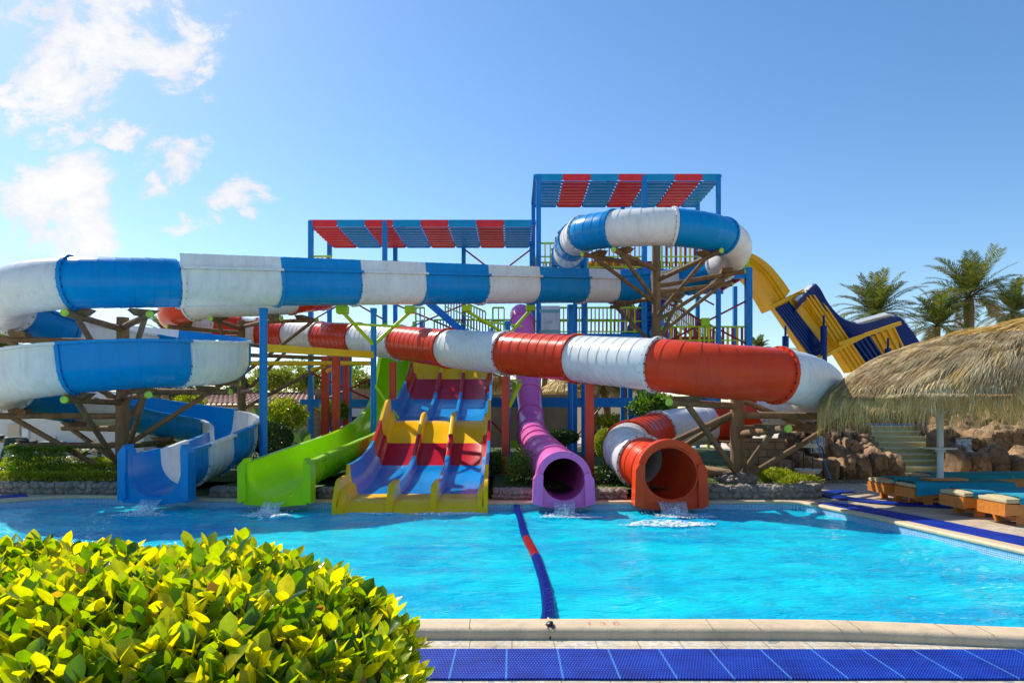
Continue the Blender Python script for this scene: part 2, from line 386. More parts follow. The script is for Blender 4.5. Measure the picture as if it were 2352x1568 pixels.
sheet('ground', [[(-900, -300), (900, -300), (900, 1500), (-900, 1500)], offset_poly(POOL, .2)], NZ - .03, M['sand'])
sheet('near_paving', [[(-14, -3), (14, -3), (14, 5.0), (-14, 5.0)]], NZ, M['deck_near'])
# paving strip between the near rectangle and the coping
mb = MB(); near = [p for p in offset_poly(POOL, .22) if p[1] < 5.9 and p[0] > -11.3]; near.sort()
mb.grid([[(x, 4.999, NZ) for x, y in near], [(x, y, NZ) for x, y in near]])
tag(mb.build('poolside_paving', M['deck_near'], smooth=False), kind='structure')
back = offset_poly(POOL, .28)
bl = [p for p in back if p[1] > 8.0 and p[0] > 0] ; br_ = [p for p in back if p[1] > 12.5 and p[0] <= 0]
bl.sort(key=lambda p: math.atan2(p[1]-9.5, p[0]+2)); br_.sort(key=lambda p: math.atan2(p[1]-9.5, p[0]+2))
path = bl + br_
sheet('pool_deck', [[(7.0, 4.9)] + path + [(-11.6, 12.0), (-16, 11.0), (-40, 11.0), (-40, 34.0), (40, 34.0), (40, 4.9)]], 0.0, M['deck'])
mb = MB(); mb.grid([[(p[0], p[1], NZ-.02) for p in [(7.0, 4.9)] + path], [(p[0], p[1], 0) for p in [(7.0, 4.9)] + path]])
mb.grid([[(7.0, 4.9, NZ-.02), (40, 4.9, NZ-.02)], [(7.0, 4.9, 0), (40, 4.9, 0)]]); tag(mb.build('deck_edge', M['coping']), kind='structure')
# basin
mb = MB(); n = len(POOL)
mb.grid([[(x, y, -.03) for x, y in POOL], [(x, y, -1.4) for x, y in POOL]], close=True)
basin = mb.build('pool_wall', M['mosaic'], smooth=False); tag(basin, kind='structure')
mb = MB(); mb.add([(x, y, -1.38) for x, y in POOL], [tuple(range(n))]); tag(mb.build('pool_floor', M['pooltile'], smooth=False), kind='structure')
# coping: rounded kerb swept round the pool
mb = MB(); prof = [(-.02, -.06), (-.035, -.03), (-.02, -.004), (.03, .0), (.20, .0), (.245, -.012), (.262, -.04), (.265, -.075), (.262, -.12)]
cl = offset_poly(POOL, 0); rows = []
offs = {a: offset_poly(POOL, a) for a, b in prof}
pts = [[(offs[a][i][0], offs[a][i][1], b + .004) for a, b in prof] for i in range(n)]
pts.append(pts[0]); mb.grid(pts)
coping = mb.build('pool_coping', M['coping'], sharp=60); tag(coping, kind='structure')
# joints between coping stones: thin dark grooves
mb = MB()
for x in (-2.2, -.95, .95 - 1.3, 1.62, 1.98, 2.62, 2.78, 3.45, 3.75, 4.4):
    j = min(range(n), key=lambda i: abs(POOL[i][0]-x) + (100 if POOL[i][1] > 6 else 0))
    a = Vector(POOL[j-1]); b = Vector(POOL[(j+1) % n])
    # nearest point on the near edge
    seg = [(Vector(POOL[i]), Vector(POOL[(i+1) % n])) for i in range(n) if POOL[i][1] < 6 and POOL[(i+1) % n][1] < 6]
    for p, q in seg:
        if min(p.x, q.x) <= x <= max(p.x, q.x) and abs(p.x-q.x) > 1e-4:
            k = (x-p.x)/(q.x-p.x); y = p.y + k*(q.y-p.y)
            mb.bar((x, y+.01, .0052), (x+random.uniform(-.02, .02), y-.245, .0052), .005, .002)
            break
g = mb.build('coping_joint', M['mortar'], coping, smooth=False)
# depth marking stencilled on the coping
cu = bpy.data.curves.new('depth_marking', 'FONT'); cu.body = '130'; cu.size = .125; cu.space_character = 1.75; cu.align_x = 'CENTER'; cu.align_y = 'CENTER'; cu.offset = .002
cu.materials.append(M['faded'])
tx = bpy.data.objects.new('depth_marking', cu); COL.objects.link(tx); tx.parent = coping; tx.location = (PX(1385, 5.58), 5.575, .0062)
tx['label'] = 'faded red stencilled number 130'
# water
mb = MB(); rows = []
nx, ny = 300, 230
for j in range(ny+1):
    Y = 5.45 + (14.8-5.45)*j/ny; row = []
    for i in range(nx+1):
        X = -12.2 + 19.2*i/nx
        z = .022*noise.noise(Vector((X*.9, Y*1.3, 3.1))) + .026*noise.noise(Vector((X*2.1+Y*.5, Y*2.9, 7.7))) + .016*noise.noise(Vector((X*4.6, Y*6.2+X, 1.2)))
        for sx, sy, am in ((-7.1, 12.9, .02), (-4.7, 12.8, .02), (-2.0, 12.8, .025), (.98, 12.7, .02), (3.1, 12.4, .035)):
            d = math.hypot(X-sx, (Y-sy)*1.3); z += am*math.exp(-d*d/1.2)*noise.noise(Vector((X*5, Y*6, 9)))*2
        row.append((X, Y, WZ + z))
    rows.append(row)
mb.grid(rows); tag(mb.build('pool_water', M['water'], sharp=180), kind='structure')

def uv_strip(name, left, right, z0, th, m):
    """a mat strip following two edge lines, with uv in metres"""
    me = bpy.data.meshes.new(name); vs = []; fs = []; k = len(left); s = 0; S = [0]
    for i in range(1, k): s += (Vector(left[i])-Vector(left[i-1])).length; S.append(s)
    W = [(Vector(left[i])-Vector(right[i])).length for i in range(k)]
    for z in (z0+th, z0): vs += [(x, y, z) for x, y in left] + [(x, y, z) for x, y in right]
    for i in range(k-1):
        fs.append((i, k+i, k+i+1, i+1)); fs.append((i, i+1, 2*k+i+1, 2*k+i)); fs.append((k+i, 3*k+i, 3*k+i+1, k+i+1))
    fs += [(0, 2*k, 3*k, k), (k-1, 2*k-1, 4*k-1, 3*k-1)]
    me.from_pydata(vs, [], fs); me.materials.append(m); uv = me.uv_layers.new()
    for lp in me.loops:
        i = lp.vertex_index % (2*k); uv.data[lp.index].uv = (S[i % k], 0 if i < k else W[i % k])
    o = bpy.data.objects.new(name, me); COL.objects.link(o); return o
xs = [i*.1 for i in range(-10, 56)]
def wob(x, s): return .007*noise.noise(Vector((x*1.7, s, 0)))
o = uv_strip('pool_mat', [(x, 5.185 + wob(x, 1) - (.004*x if x > 0 else 0)) for x in xs], [(x, 4.60 + wob(x, 5)) for x in xs], NZ+.002, .014, M['mat'])
tag(o, 'long woven blue rubber mat lying along the near edge of the pool', 'mat', 'blue non-slip mats')
def catmull(cp, per=12, closed=False):
    cp = [Vector(c) for c in cp]; out = []; n = len(cp)
    for i in range(n-1):
        p0 = cp[i-1] if i > 0 else cp[0]*2-cp[1]; p1 = cp[i]; p2 = cp[i+1]; p3 = cp[i+2] if i+2 < n else cp[-1]*2-cp[-2]
        for k in range(per):
            t = k/per
            out.append(.5*((2*p1) + (p2-p0)*t + (2*p0-5*p1+4*p2-p3)*t*t + (3*p1-p0-3*p2+p3)*t**3))
    out.append(cp[-1]); return out
def strip(name, cps, w, m, label, wiggle=.0, z0=.003):
    c = catmull([(*p, 0) for p in cps], 10); L = []; Rr = []
    for i, p in enumerate(c):
        t = (c[min(i+1, len(c)-1)]-c[max(i-1, 0)]).normalized(); nrm = Vector((-t.y, t.x, 0))
        q = wiggle*noise.noise(p*1.5)
        L.append(tuple((p+nrm*(w/2+q)).xy)); Rr.append(tuple((p-nrm*(w/2-q)).xy))
    return tag(uv_strip(name, L, Rr, z0, .014, m), label, 'mat', 'blue non-slip mats')
strip('pool_mat', [(6.22, 13.35), (6.45, 12.2), (6.68, 10.9), (6.98, 8.7), (7.2, 6.9)], .52, M['mat2'], 'straight dark blue mat strip running along the sunny right pool edge', .03)
strip('pool_mat', [(7.55, 15.3), (6.95, 15.0), (6.78, 14.2), (7.0, 13.55), (7.4, 13.1), (8.2, 12.72), (9.4, 12.6), (11, 12.6)], .42, M['mat2'], 'curved blue mat looping round the paving in front of the loungers', .02, .019)
strip('pool_mat', [(-11.35, 13.6), (-10.75, 14.3), (-10.4, 14.62)], .5, M['mat2'], 'short blue mat on the paving at the far left pool corner')
# lane rope
rp = [(.10, 13.5, -.02), (.10, 13.38, -.12), (.155, 12.2, WZ+.02), (.20, 10.6, WZ+.02), (.30, 9.2, WZ+.02), (.335, 8.4, WZ+.02), (.36, 7.4, WZ+.02), (.345, 6.5, WZ+.03), (.30, 5.95, -.10), (.295, 5.76, -.04)]
c = catmull(rp, 14)
lane = thing('lane_rope', 'floating lane rope of blue ring floats with one red length, crossing the pool', 'lane rope', (.3, 5.76, 0))
mb = MB(); mb.tube(c + [Vector((.30, 5.66, .022)), Vector((.31, 5.56, .022))], .012, 6); mb.build('rope', M['cushion'], lane)
S = [0]
for i in range(1, len(c)): S.append(S[-1] + (c[i]-c[i-1]).length)
def at_s(s):
    for i in range(1, len(c)):
        if S[i] >= s: 
            k = (s-S[i-1])/(S[i]-S[i-1]); return c[i-1].lerp(c[i], k), (c[i]-c[i-1]).normalized()
    return c[-1], (c[-1]-c[-2]).normalized()
def floats(s0, s1, m, name='float_ring_row'):
    mb = MB(); s = s0
    while s < s1:
        p, t = at_s(s); r = .062
        mb.cyl(p - t*.008, p + t*.008, r, r, 14); mb.cyl(p + t*.009, p+t*.064, .030, .030, 8, cap=False)
        for k in range(6):
            q = k*math.pi/3 + s*9; sd = t.cross(Vector((0, 0, 1))).normalized(); u = sd.cross(t)
            d = sd*math.cos(q) + u*math.sin(q); mb.bar(p + d*.054, p + d*.054 + t*.066, .010, .010)
        s += .07
    return mb.build(name, m, lane)
Mfb = mat('float_blue', (.004, .03, .34), .25, .1, 4, coat=.4); Mfr = mat('float_red', (.62, .02, .02), .25, .1, 4, coat=.4)
yy = lambda yt: next(S[i] for i in range(len(c)) if c[i].y <= yt)
floats(.05, yy(10.35), Mfb); floats(yy(10.35), yy(8.95), Mfr); floats(yy(8.95), S[-1]-.06, Mfb)
mb = MB(); 
for k in range(24):
    q = k/24*2*math.pi; q2 = (k+1)/24*2*math.pi
    mb.cyl((.31+.022*math.cos(q), 5.475, -.012+.022*math.sin(q)+.02), (.31+.022*math.cos(q2), 5.475, -.012+.022*math.sin(q2)+.02), .005, n=6)
mb.cyl((.31, 5.475, -.01), (.305, 5.44, -.075), .006, n=6); mb.ball((.31, 5.535, .018), (.03, .05, .018), jit=.5); mb.build('hook', M['bolt'], lane)
# ------------------------------------------------------------------ water slides
def circ(cx, cy, Rr, th, z): return Vector((cx + Rr*math.cos(R(th)), cy + Rr*math.sin(R(th)), z))
def resample(cp, ds):
    """dense arc-length samples; returns points, tangents, arc position of each control point"""
    d = []; marks = []; per = 24; c = catmull(cp, per)
    S = [0]
    for i in range(1, len(c)): S.append(S[-1] + (c[i]-c[i-1]).length)
    marks = [S[min(i*per, len(c)-1)] for i in range(len(cp))]
    def at(s):
        s = max(0, min(S[-1], s)); lo, hi = 0, len(S)-1
        while hi-lo > 1:
            m = (lo+hi)//2
            if S[m] <= s: lo = m
            else: hi = m
        k = (s-S[lo])/max(1e-9, S[hi]-S[lo]); p = c[lo].lerp(c[hi], k)
        a = c[max(lo-1, 0)]; b = c[min(hi+1, len(c)-1)]
        return p, (b-a).normalized()
    return at, marks, S[-1]
def prof_tube(r):
    o = [(r*math.sin(2*math.pi*k/40), -r*math.cos(2*math.pi*k/40)) for k in range(40)]
    return [o, [(x*(1-.03/r), y*(1-.03/r)) for x, y in o][::-1]]
def arc(r, n=20): return [(r*math.sin(a), -r*math.cos(a)) for a in [(-math.pi/2 + math.pi*k/n) for k in range(n+1)]]
def prof_open(r, hl, hr, lip=.07, ro=None):
    o = [(-r-lip, hl), (-r-lip, hl-.06), (-r, hl-.06)] + ([(-r, 0)] if hl > .1 else []) + arc(r)[1:-1] + ([(r, 0)] if hr > .1 else []) + [(r, hr-.06), (r+lip, hr-.06), (r+lip, hr)]
    q = r-.03
    i = [(-q, hl), (-q, 0)] + arc(q)[1:-1] + [(q, 0), (q, hr)]
    return [o + i[::-1]]
def prof_hood(r, h, m=.24):
    def side(s, rr, out=True):
        if out: return [(s*(r-.035), h), (s*(r-.035), m+.05), (s*(r+.10), m+.04), (s*(r+.10), m-.015), (s*r, m-.02), (s*r, 0)]
        return [(s*(r-.065), h), (s*(r-.065), m+.05), (s*(r-.03), m-.02), (s*(r-.03), 0)]
    o = side(-1, r) + arc(r)[1:-1] + side(1, r)[::-1]
    q = r-.03
    i = side(-1, q, False) + arc(q)[1:-1] + side(1, q, False)[::-1]
    return [o + i[::-1]]
def frame(t):
    sd = t.cross(Vector((0, 0, 1)))
    sd = sd.normalized() if sd.length > 1e-3 else Vector((1, 0, 0))
    return sd, sd.cross(t)
def sweep(mb, at, s0, s1, loops, seam=.3, ds=.1, step=.010, r=.54, cap=True, taper=None):
    st = []; s = s0; nxt = s0 + seam
    while s < s1 - 1e-6:
        st.append((s, (s-(nxt-seam))/seam)); 
        s2 = min(s+ds, s1)
        if s2 >= nxt - 1e-6: 
            st.append((nxt-.004, 1.0)); st.append((nxt, 0.0)); s2 = nxt; nxt += seam; st.pop()
        s = s2
    st.append((s1, (s1-(nxt-seam))/seam))
    for li, lp in enumerate(loops):
        rows = []
        for s, fr in st:
            p, t = at(s); sd, u = frame(t)
            k = 1 + (step*fr/r if li == 0 else 0); 
            if taper: k *= taper(s)
            rows.append([p + sd*(a*k) + u*(b*k) for a, b in lp])
        mb.grid(rows, close=True)
        if cap and len(loops) == 1:
            n = len(lp); o = len(mb.v); 
            # end caps as quad strips between outer and inner half of the closed profile
            for row in (rows[0], rows[-1]):
                h = n//2
                mb.add(row, [(i, i+1, n-2-i, n-1-i) for i in range(h-1)])
    if len(loops) == 2 and cap:
        for s in (s0, s1):
            p, t = at(s); sd, u = frame(t); k = taper(s) if taper else 1
            o = [p + sd*(a*k) + u*(b*k) for a, b in loops[0]]; i = [p + sd*(a*k) + u*(b*k) for a, b in loops[1][::-1]]
            mb.grid([o, i], close=True)
def flange(at, s, lp, mcol, parent, r=.54, w=.055, th=.075, tap=1.0, closed=True, bolts=True):
    mb = MB(); p, t = at(s); sd, u = frame(t); rows = []
    for dt in (-th/2, th/2):
        rows.append([p + t*dt + sd*(a*tap*(1+w/r)) + u*(b*tap*(1+w/r)) for a, b in lp])
    i0 = [p - t*th/2 + sd*(a*tap*.995) + u*(b*tap*.995) for a, b in lp]; i1 = [p + t*th/2 + sd*(a*tap*.995) + u*(b*tap*.995) for a, b in lp]
    mb.grid([i0] + rows + [i1], close=closed)
    if bolts:
        for k in range(0, len(lp), 2):
            a, b = lp[k]; q = p + sd*(a*tap*(1+w*.62/r)) + u*(b*tap*(1+w*.62/r)); mb.cyl(q - t*(th/2+.016), q + t*(th/2+.016), .016, n=6, mi=1)
    return mb.build('flange', [M[mcol], M['bolt']], parent)
def flume(root, cps, secs, r=.54, flg=True):
    """cps: control points; secs: (from index, to index, material, kind, options)"""
    at, mk, L = resample(cps, .1)
    f = lambda i: mk[int(i)] + (mk[min(int(i)+1, len(mk)-1)]-mk[int(i)])*(i-int(i))
    for i0, i1, col, kind, *opt in secs:
        s0, s1 = f(i0), f(i1)
        if kind == 'tube': lps = prof_tube(r); arcp = lps[0]; cl = True
        elif kind == 'open':
            hl, hr = opt[0]; lps = prof_open(r, hl, hr); arcp = [(-r, hl-.07)] + arc(r) + [(r, hr-.07)]; cl = False
        else: lps = prof_hood(r, opt[0]); arcp = [(-r, .2)] + arc(r) + [(r, .2)]; cl = False
        mb = MB(); sweep(mb, at, s0, s1, lps, r=r, step=.005 if kind == 'hood' else .010)
        o = mb.build('flume_section', M[col], root, sharp=35)
        if flg and i1 < len(cps)-1: flange(at, s1, arcp, col, o, r, closed=cl)
    return at, mk, f

# --- blue and white flume: loop at the tower, long run, helix, open exit
C1 = (4.67, 22.7, 2.58); C2 = (-9.7, 17.0, 2.40)
cps = []; idx = {}
def add(k, p): idx[k] = len(cps); cps.append(Vector(p))
add('start', (2.35, 26.6, 7.72)); add('a', (2.05, 24.9, 7.62))
for th, z in ((195, 7.5), (225, 7.38), (248, 7.3), (271, 7.26), (300, 7.2), (329, 7.12), (352, 7.0), (375, 6.86), (397, 6.72), (410, 6.64), (425, 6.56), (439, 6.5), (455, 6.44), (472, 6.4)):
    add('r%d' % th, circ(C1[0], C1[1], C1[2], th, z))
A = Vector((3.02, 24.68, 6.34)); B = Vector((-8.157, 15.16, 4.66))
for k, t in (('x1331', .055), ('x1223', .215), ('x1107', .36), ('x971', .515), ('x815', .653), ('x628', .80), ('x395', .955)):
    add(k, A.lerp(B, t))
for th, z in ((303, 4.62), (277, 4.54), (250, 4.46), (225, 4.36), (200, 4.22), (172, 4.07), (150, 3.95), (120, 3.82), (92, 3.70), (60, 3.5), (30, 3.26), (0, 3.05), (-30, 2.92), (-55, 2.84), (-83, 2.72), (-110, 2.60), (-135, 2.48), (-160, 2.36), (-188, 2.22), (-210, 2.06), (-240, 1.86), (-268, 1.62)):
    add('h%d' % th, circ(C2[0], C2[1], C2[2], th, z))
for k, p in (('e1', (-8.25, 19.15, 1.40)), ('e2', (-7.45, 18.3, 1.24)), ('e3', (-7.02, 17.1, 1.08)), ('e4', (-6.95, 15.8, .90)), ('e5', (-7.0, 14.6, .72)), ('e6', (-7.03, 13.55, .62))): add(k, p)
bw = thing('water_slide', 'long blue and white banded flume spiralling from the tower to the pool', 'water slide', (-7.03, 13.6, 0), 'water slides ending in the pool')
I = lambda k: idx[k]
OW = (.50, .25)
secs = [('start', 'a', 'blue', 'tube')]
def S2(k0, k1, col, kind, *o): secs_.append((I(k0), I(k1), col, kind, *o))
secs_ = []
S2('start', 'a', 'blue', 'tube'); 
ia = I('a')
secs_ += [(ia, ia+.45, 'white', 'tube'), (ia+.45, ia+.8, 'blue', 'tube'), (ia+.8, ia+1.25, 'white', 'tube')]
secs_ += [(ia+1.25, I('r225')+.3, 'blue', 'tube')]
secs_ += [(I('r225')+.3, I('r271'), 'white', 'tube'), (I('r271'), I('r300')+.42, 'blue', 'tube'), (I('r300')+.42, I('r375'), 'white', 'tube')]
S2('r375', 'r410', 'blue', 'open', (.34, .40)); S2('r410', 'r439', 'white', 'open', (.36, .40)); S2('r439', 'r472', 'blue', 'open', (.38, .38))
for a, b, col in (('r472', 'x1331', 'white'), ('x1331', 'x1223', 'blue'), ('x1223', 'x1107', 'white'), ('x1107', 'x971', 'blue'), ('x971', 'x815', 'white'), ('x815', 'x628', 'blue'), ('x628', 'x395', 'white')):
    S2(a, b, col, 'hood', .58)
S2('x395', 'h277', 'blue', 'tube'); S2('h277', 'h200', 'white', 'tube'); S2('h200', 'h150', 'blue', 'open', (.42, .25))
S2('h150', 'h92', 'white', 'open', OW); S2('h92', 'h30', 'blue', 'open', OW); S2('h30', 'h-30', 'blue', 'open', OW)
secs_[-1] = (I('h30'), I('h30')+.22, 'blue', 'open', OW)
secs_.append((I('h30')+.22, I('h-30')+.1, 'white', 'open', OW)); secs_.append((I('h-30')+.1, I('h-83'), 'blue', 'open', OW))
S2('h-83', 'h-160', 'white', 'open', OW); S2('h-160', 'h-210', 'blue', 'open', OW); S2('h-210', 'h-240', 'white', 'open', (.5, .2)); S2('h-240', 'e1', 'blue', 'open', (.5, .2))
S2('e1', 'e3', 'white', 'open', (.46, .2)); S2('e3', 'e4', 'blue', 'open', (.42, .22)); S2('e4', 'e5', 'white', 'open', (.4, .25)); S2('e5', 'e6', 'blue', 'open', (.4, .3))
bw_at, bw_mk, bw_f = flume(bw, cps, secs_)

def trough_mouth(root, c, ri, top, w, bot, col, deep=.30):
    """moulded end block round an open trough: U opening, chamfered cheeks"""
    mb = MB(); n = 16
    inner = [(-ri, top)] + arc(ri, n) + [(ri, top)]
    outer = []
    for a, b in inner:
        if b > -.001: outer.append((math.copysign(w, a), b))
        else:
            q = math.atan2(a, -b); k = min(w/max(1e-6, abs(math.sin(q))), bot/max(1e-6, math.cos(q)))
            x, y = k*math.sin(q), -k*math.cos(q); y -= .05*math.cos(q)**6; outer.append((x, y))
    outer[0] = (-w+.05, top); outer[-1] = (w-.05, top)
    f0 = [c + Vector((a, 0, b)) for a, b in outer]; f1 = [c + Vector((a, 0, b)) for a, b in inner]
    b0 = [p + Vector((0, deep, 0)) for p in f0]; b1 = [p + Vector((0, deep, 0)) for p in f1]
    mb.grid([f0, f1, b1, b0, f0])
    # cheek ribs standing proud on both sides
    for s in (-1, 1):
        pl = [(s*(ri+.015), top), (s*(w-.10), top+.10), (s*(w+.03), top-.06), (s*(w+.03), -bot+.02), (s*(ri*.97+.02), -bot+.10), (s*(ri+.03), -.1)]
        v = [c + Vector((a, -.07, b)) for a, b in pl] + [c + Vector((a, deep*.9, b)) for a, b in pl]; k = len(pl)
        mb.add(v, [tuple(range(k)), tuple(range(k, 2*k))[::-1]] + [(i, (i+1) % k, k+(i+1) % k, k+i) for i in range(k)])
    return mb.build('end_frame', M[col], root, sharp=30, fixn=True)
trough_mouth(bw, Vector((-7.03, 13.42, .62)), .52, .42, .66, .62, 'blue')

# --- red and white enclosed flume
D1 = (-10.18, 25.7, 2.28)
cp = [(-6.0, 29.2, 7.55), (-6.75, 28.0, 7.2), (-7.15, 26.3, 6.4), (-7.7, 24.8, 6.0), (-8.45, 23.85, 5.75)]
n0 = len(cp)
for th, z in ((270, 5.62), (235, 5.5), (205, 5.4), (180, 5.32), (150, 5.25), (120, 5.2), (90, 5.13)): cp.append(circ(D1[0], D1[1], D1[2], th, z))
run0 = len(cp)
def RP(u, y, Y): return P(u, y, Y)
joints = [(667, 767.5, 27.4), (737, 773, 26.0), (823, 778.5, 24.2), (918, 787, 22.3), (1030, 800, 20.0), (1165, 811, 17.9), (1325, 823.5, 16.2), (1510, 838, 14.3)]
for u, y, Y in joints: cp.append(P(u, y, Y))
k0 = len(cp)
cp += [P(1640, 852, 13.75), P(1785, 862, 13.9), Vector((6.35, 14.6, 2.42)), Vector((7.0, 15.6, 2.25)), Vector((7.15, 17.0, 2.02)), Vector((6.7, 18.4, 1.82)), P(1690, 968, 19.3), P(1632, 974, 19.4), P(1535, 987, 18.8), P(1470, 1006, 17.7), P(1440, 1026, 16.3), P(1452, 1047, 15.1), P(1490, 1068, 14.3), P(1532, 1088, 13.6), P(1538, 1089, 13.25)]
rs = thing('water_slide', 'enclosed red and white banded tube slide ending in an orange red round mouth', 'water slide', (3.07, 13.3, 0), 'water slides ending in the pool')
j = run0
sec = [(0, 1.2, 'red', 'tube'), (1.2, 2.2, 'white', 'tube'), (2.2, 3.4, 'red', 'tube'), (3.4, n0+.6, 'white', 'tube'), (n0+.6, n0+2.6, 'red', 'tube'), (n0+2.6, n0+4, 'white', 'tube'),
       (n0+4, n0+5.2, 'red', 'tube'), (n0+5.2, n0+5.75, 'white', 'tube'), (n0+5.75, j, 'red', 'tube')]
cols = ['white', 'red']
for i in range(7): sec.append((j+i, j+i+1, cols[i % 2], 'tube'))
sec += [(j+7, k0+1, 'red', 'tube'), (k0+1, k0+4.6, 'white', 'tube'), (k0+4.6, k0+7, 'red', 'tube'), (k0+7, k0+8.3, 'white', 'tube'), (k0+8.3, k0+9.75, 'red', 'tube'), (k0+9.75, k0+11.6, 'white', 'tube'), (k0+11.6, k0+14, 'orange', 'tube')]
# fix alternation on the run: red 655-737, white, red 823?, following the photograph
rs_at, rs_mk, rs_f = flume(rs, cp, sec, r=.545)

def round_mouth(root, c, ri, ro, w, bot, col, deep=.35, ytop=.16, cw=.15):
    mb = MB(); n = 48; inner = []; outer = []
    for k in range(n):
        q = 2*math.pi*k/n; a, b = math.sin(q), -math.cos(q); inner.append((ri*a, ri*b))
        if b > .15: kk = ro; 
        else:
            kk = min(w/max(1e-6, abs(a)), bot/max(1e-6, -b if b < 0 else 1e-6)); 
            if b > -.15: kk = ro + (min(kk, w*1.05)-ro)*min(1, (.15-b)/.3)
        x, y = kk*a, kk*b
        if b < -.6: y -= .07*((-b-.6)/.4)
        outer.append((x, y))
    f0 = [c + Vector((a, 0, b)) for a, b in outer]; f1 = [c + Vector((a, 0, b)) for a, b in inner]
    b0 = [p + Vector((0, deep, 0)) for p in f0]; b1 = [p + Vector((0, deep, 0)) for p in f1]
    mb.grid([f0, f1, b1, b0, f0], close=True)
    for s in (-1, 1):
        pl = [(s*(w-cw), ytop), (s*(w-.05), ytop+.03), (s*(w+.03), ytop-.10), (s*(w+.05), -bot+.03), (s*(w-cw+.02), -bot-.01)]
        v = [c + Vector((a, -.085, b)) for a, b in pl] + [c + Vector((a, deep*.9, b)) for a, b in pl]; k = len(pl)
        mb.add(v, [tuple(range(k)), tuple(range(k, 2*k))[::-1]] + [(i, (i+1) % k, k+(i+1) % k, k+i) for i in range(k)])
    return mb.build('end_frame', M[col], root, sharp=30, fixn=True)
round_mouth(rs, Vector((3.075, 13.22, .60)), .515, .65, .66, .66, 'orange')

# --- purple tube slide
pp = [P(1196, 722, 28.9), P(1199, 738, 28.2), P(1205, 800, 27.4), P(1212, 870, 26.5), P(1216, 920, 25.7), P(1219, 962, 24.6), P(1221, 990, 23.2), P(1226, 1008, 21.4), P(1236, 1026, 19.3), P(1252, 1046, 17.2), P(1270, 1068, 15.4), P(1288, 1091, 13.9), P(1294, 1099, 13.3)]
pr = thing('water_slide', 'narrow purple tube slide dropping steeply behind the red and white tube', 'water slide', (1.0, 13.3, 0), 'water slides ending in the pool')
at, mk, L = resample(pp, .1)
cuts = [0, 1, 2.1, 3.6, 4.8, 6.1, 7.2, 8.0, 8.8, 9.5, 10.2, 12]
f = lambda i: mk[int(i)] + (mk[min(int(i)+1, len(mk)-1)]-mk[int(i)])*(i-int(i))
RP_ = .455
for a, b in zip(cuts[:-1], cuts[1:]):
    mb = MB(); sweep(mb, at, f(a), f(b), prof_tube(RP_), r=RP_, seam=.34, step=.006)
    o = mb.build('flume_section', M['purple'], pr, sharp=35)
    if b < 12: flange(at, f(b), prof_tube(RP_)[0], 'purple', o, RP_, .045, .07, bolts=False)
round_mouth(pr, Vector((1.0, 13.22, .475)), .41, .545, .555, .50, 'purple', ytop=.10, cw=.16)
# hooded start of the purple tube on the deck
mb = MB(); q0 = P(1196, 742, 28.75)
for s in (-1, 1): mb.box((q0.x + s*.58, q0.y+.3, q0.z-.25), (.08, .5, .65))
mb.box((q0.x, q0.y+.3, q0.z-.55), (1.2, .5, .10)); mb.build('start_frame', M['purple'], pr)

# --- green open slide
gp = [P(918, 748, 28.9), P(917, 762, 28.3), P(912, 805, 27.3), P(904, 862, 26.2), P(896, 912, 25.0), P(884, 950, 23.4), P(860, 980, 21.4), P(815, 1009, 19.1), P(760, 1032, 17.0), P(698, 1058, 15.1), P(645, 1081, 13.75), P(634, 1087, 13.35)]
gs = thing('water_slide', 'open lime green body slide dropping from the tower and curving to the pool', 'water slide', (-4.6, 13.4, 0), 'water slides ending in the pool')
at, mk, L = resample(gp, .1)
f = lambda i: mk[int(i)] + (mk[min(int(i)+1, len(mk)-1)]-mk[int(i)])*(i-int(i))
for a, b in ((0, 2), (2, 4), (4, 5.6), (5.6, 7), (7, 8.2), (8.2, 9.3), (9.3, 11)):
    mb = MB(); sweep(mb, at, f(a), f(b), prof_open(.56, .20, .20, .09), r=.56, seam=.16, step=.012)
    o = mb.build('flume_section', M['lime'], gs, sharp=35)
    if b < 11: flange(at, f(b), [(-.56, .13)] + arc(.56) + [(.56, .13)], 'lime', o, .56, .045, .06, closed=False, bolts=False)
trough_mouth(gs, Vector((-4.615, 13.30, .575)), .54, .20, .68, .60, 'lime', .3)

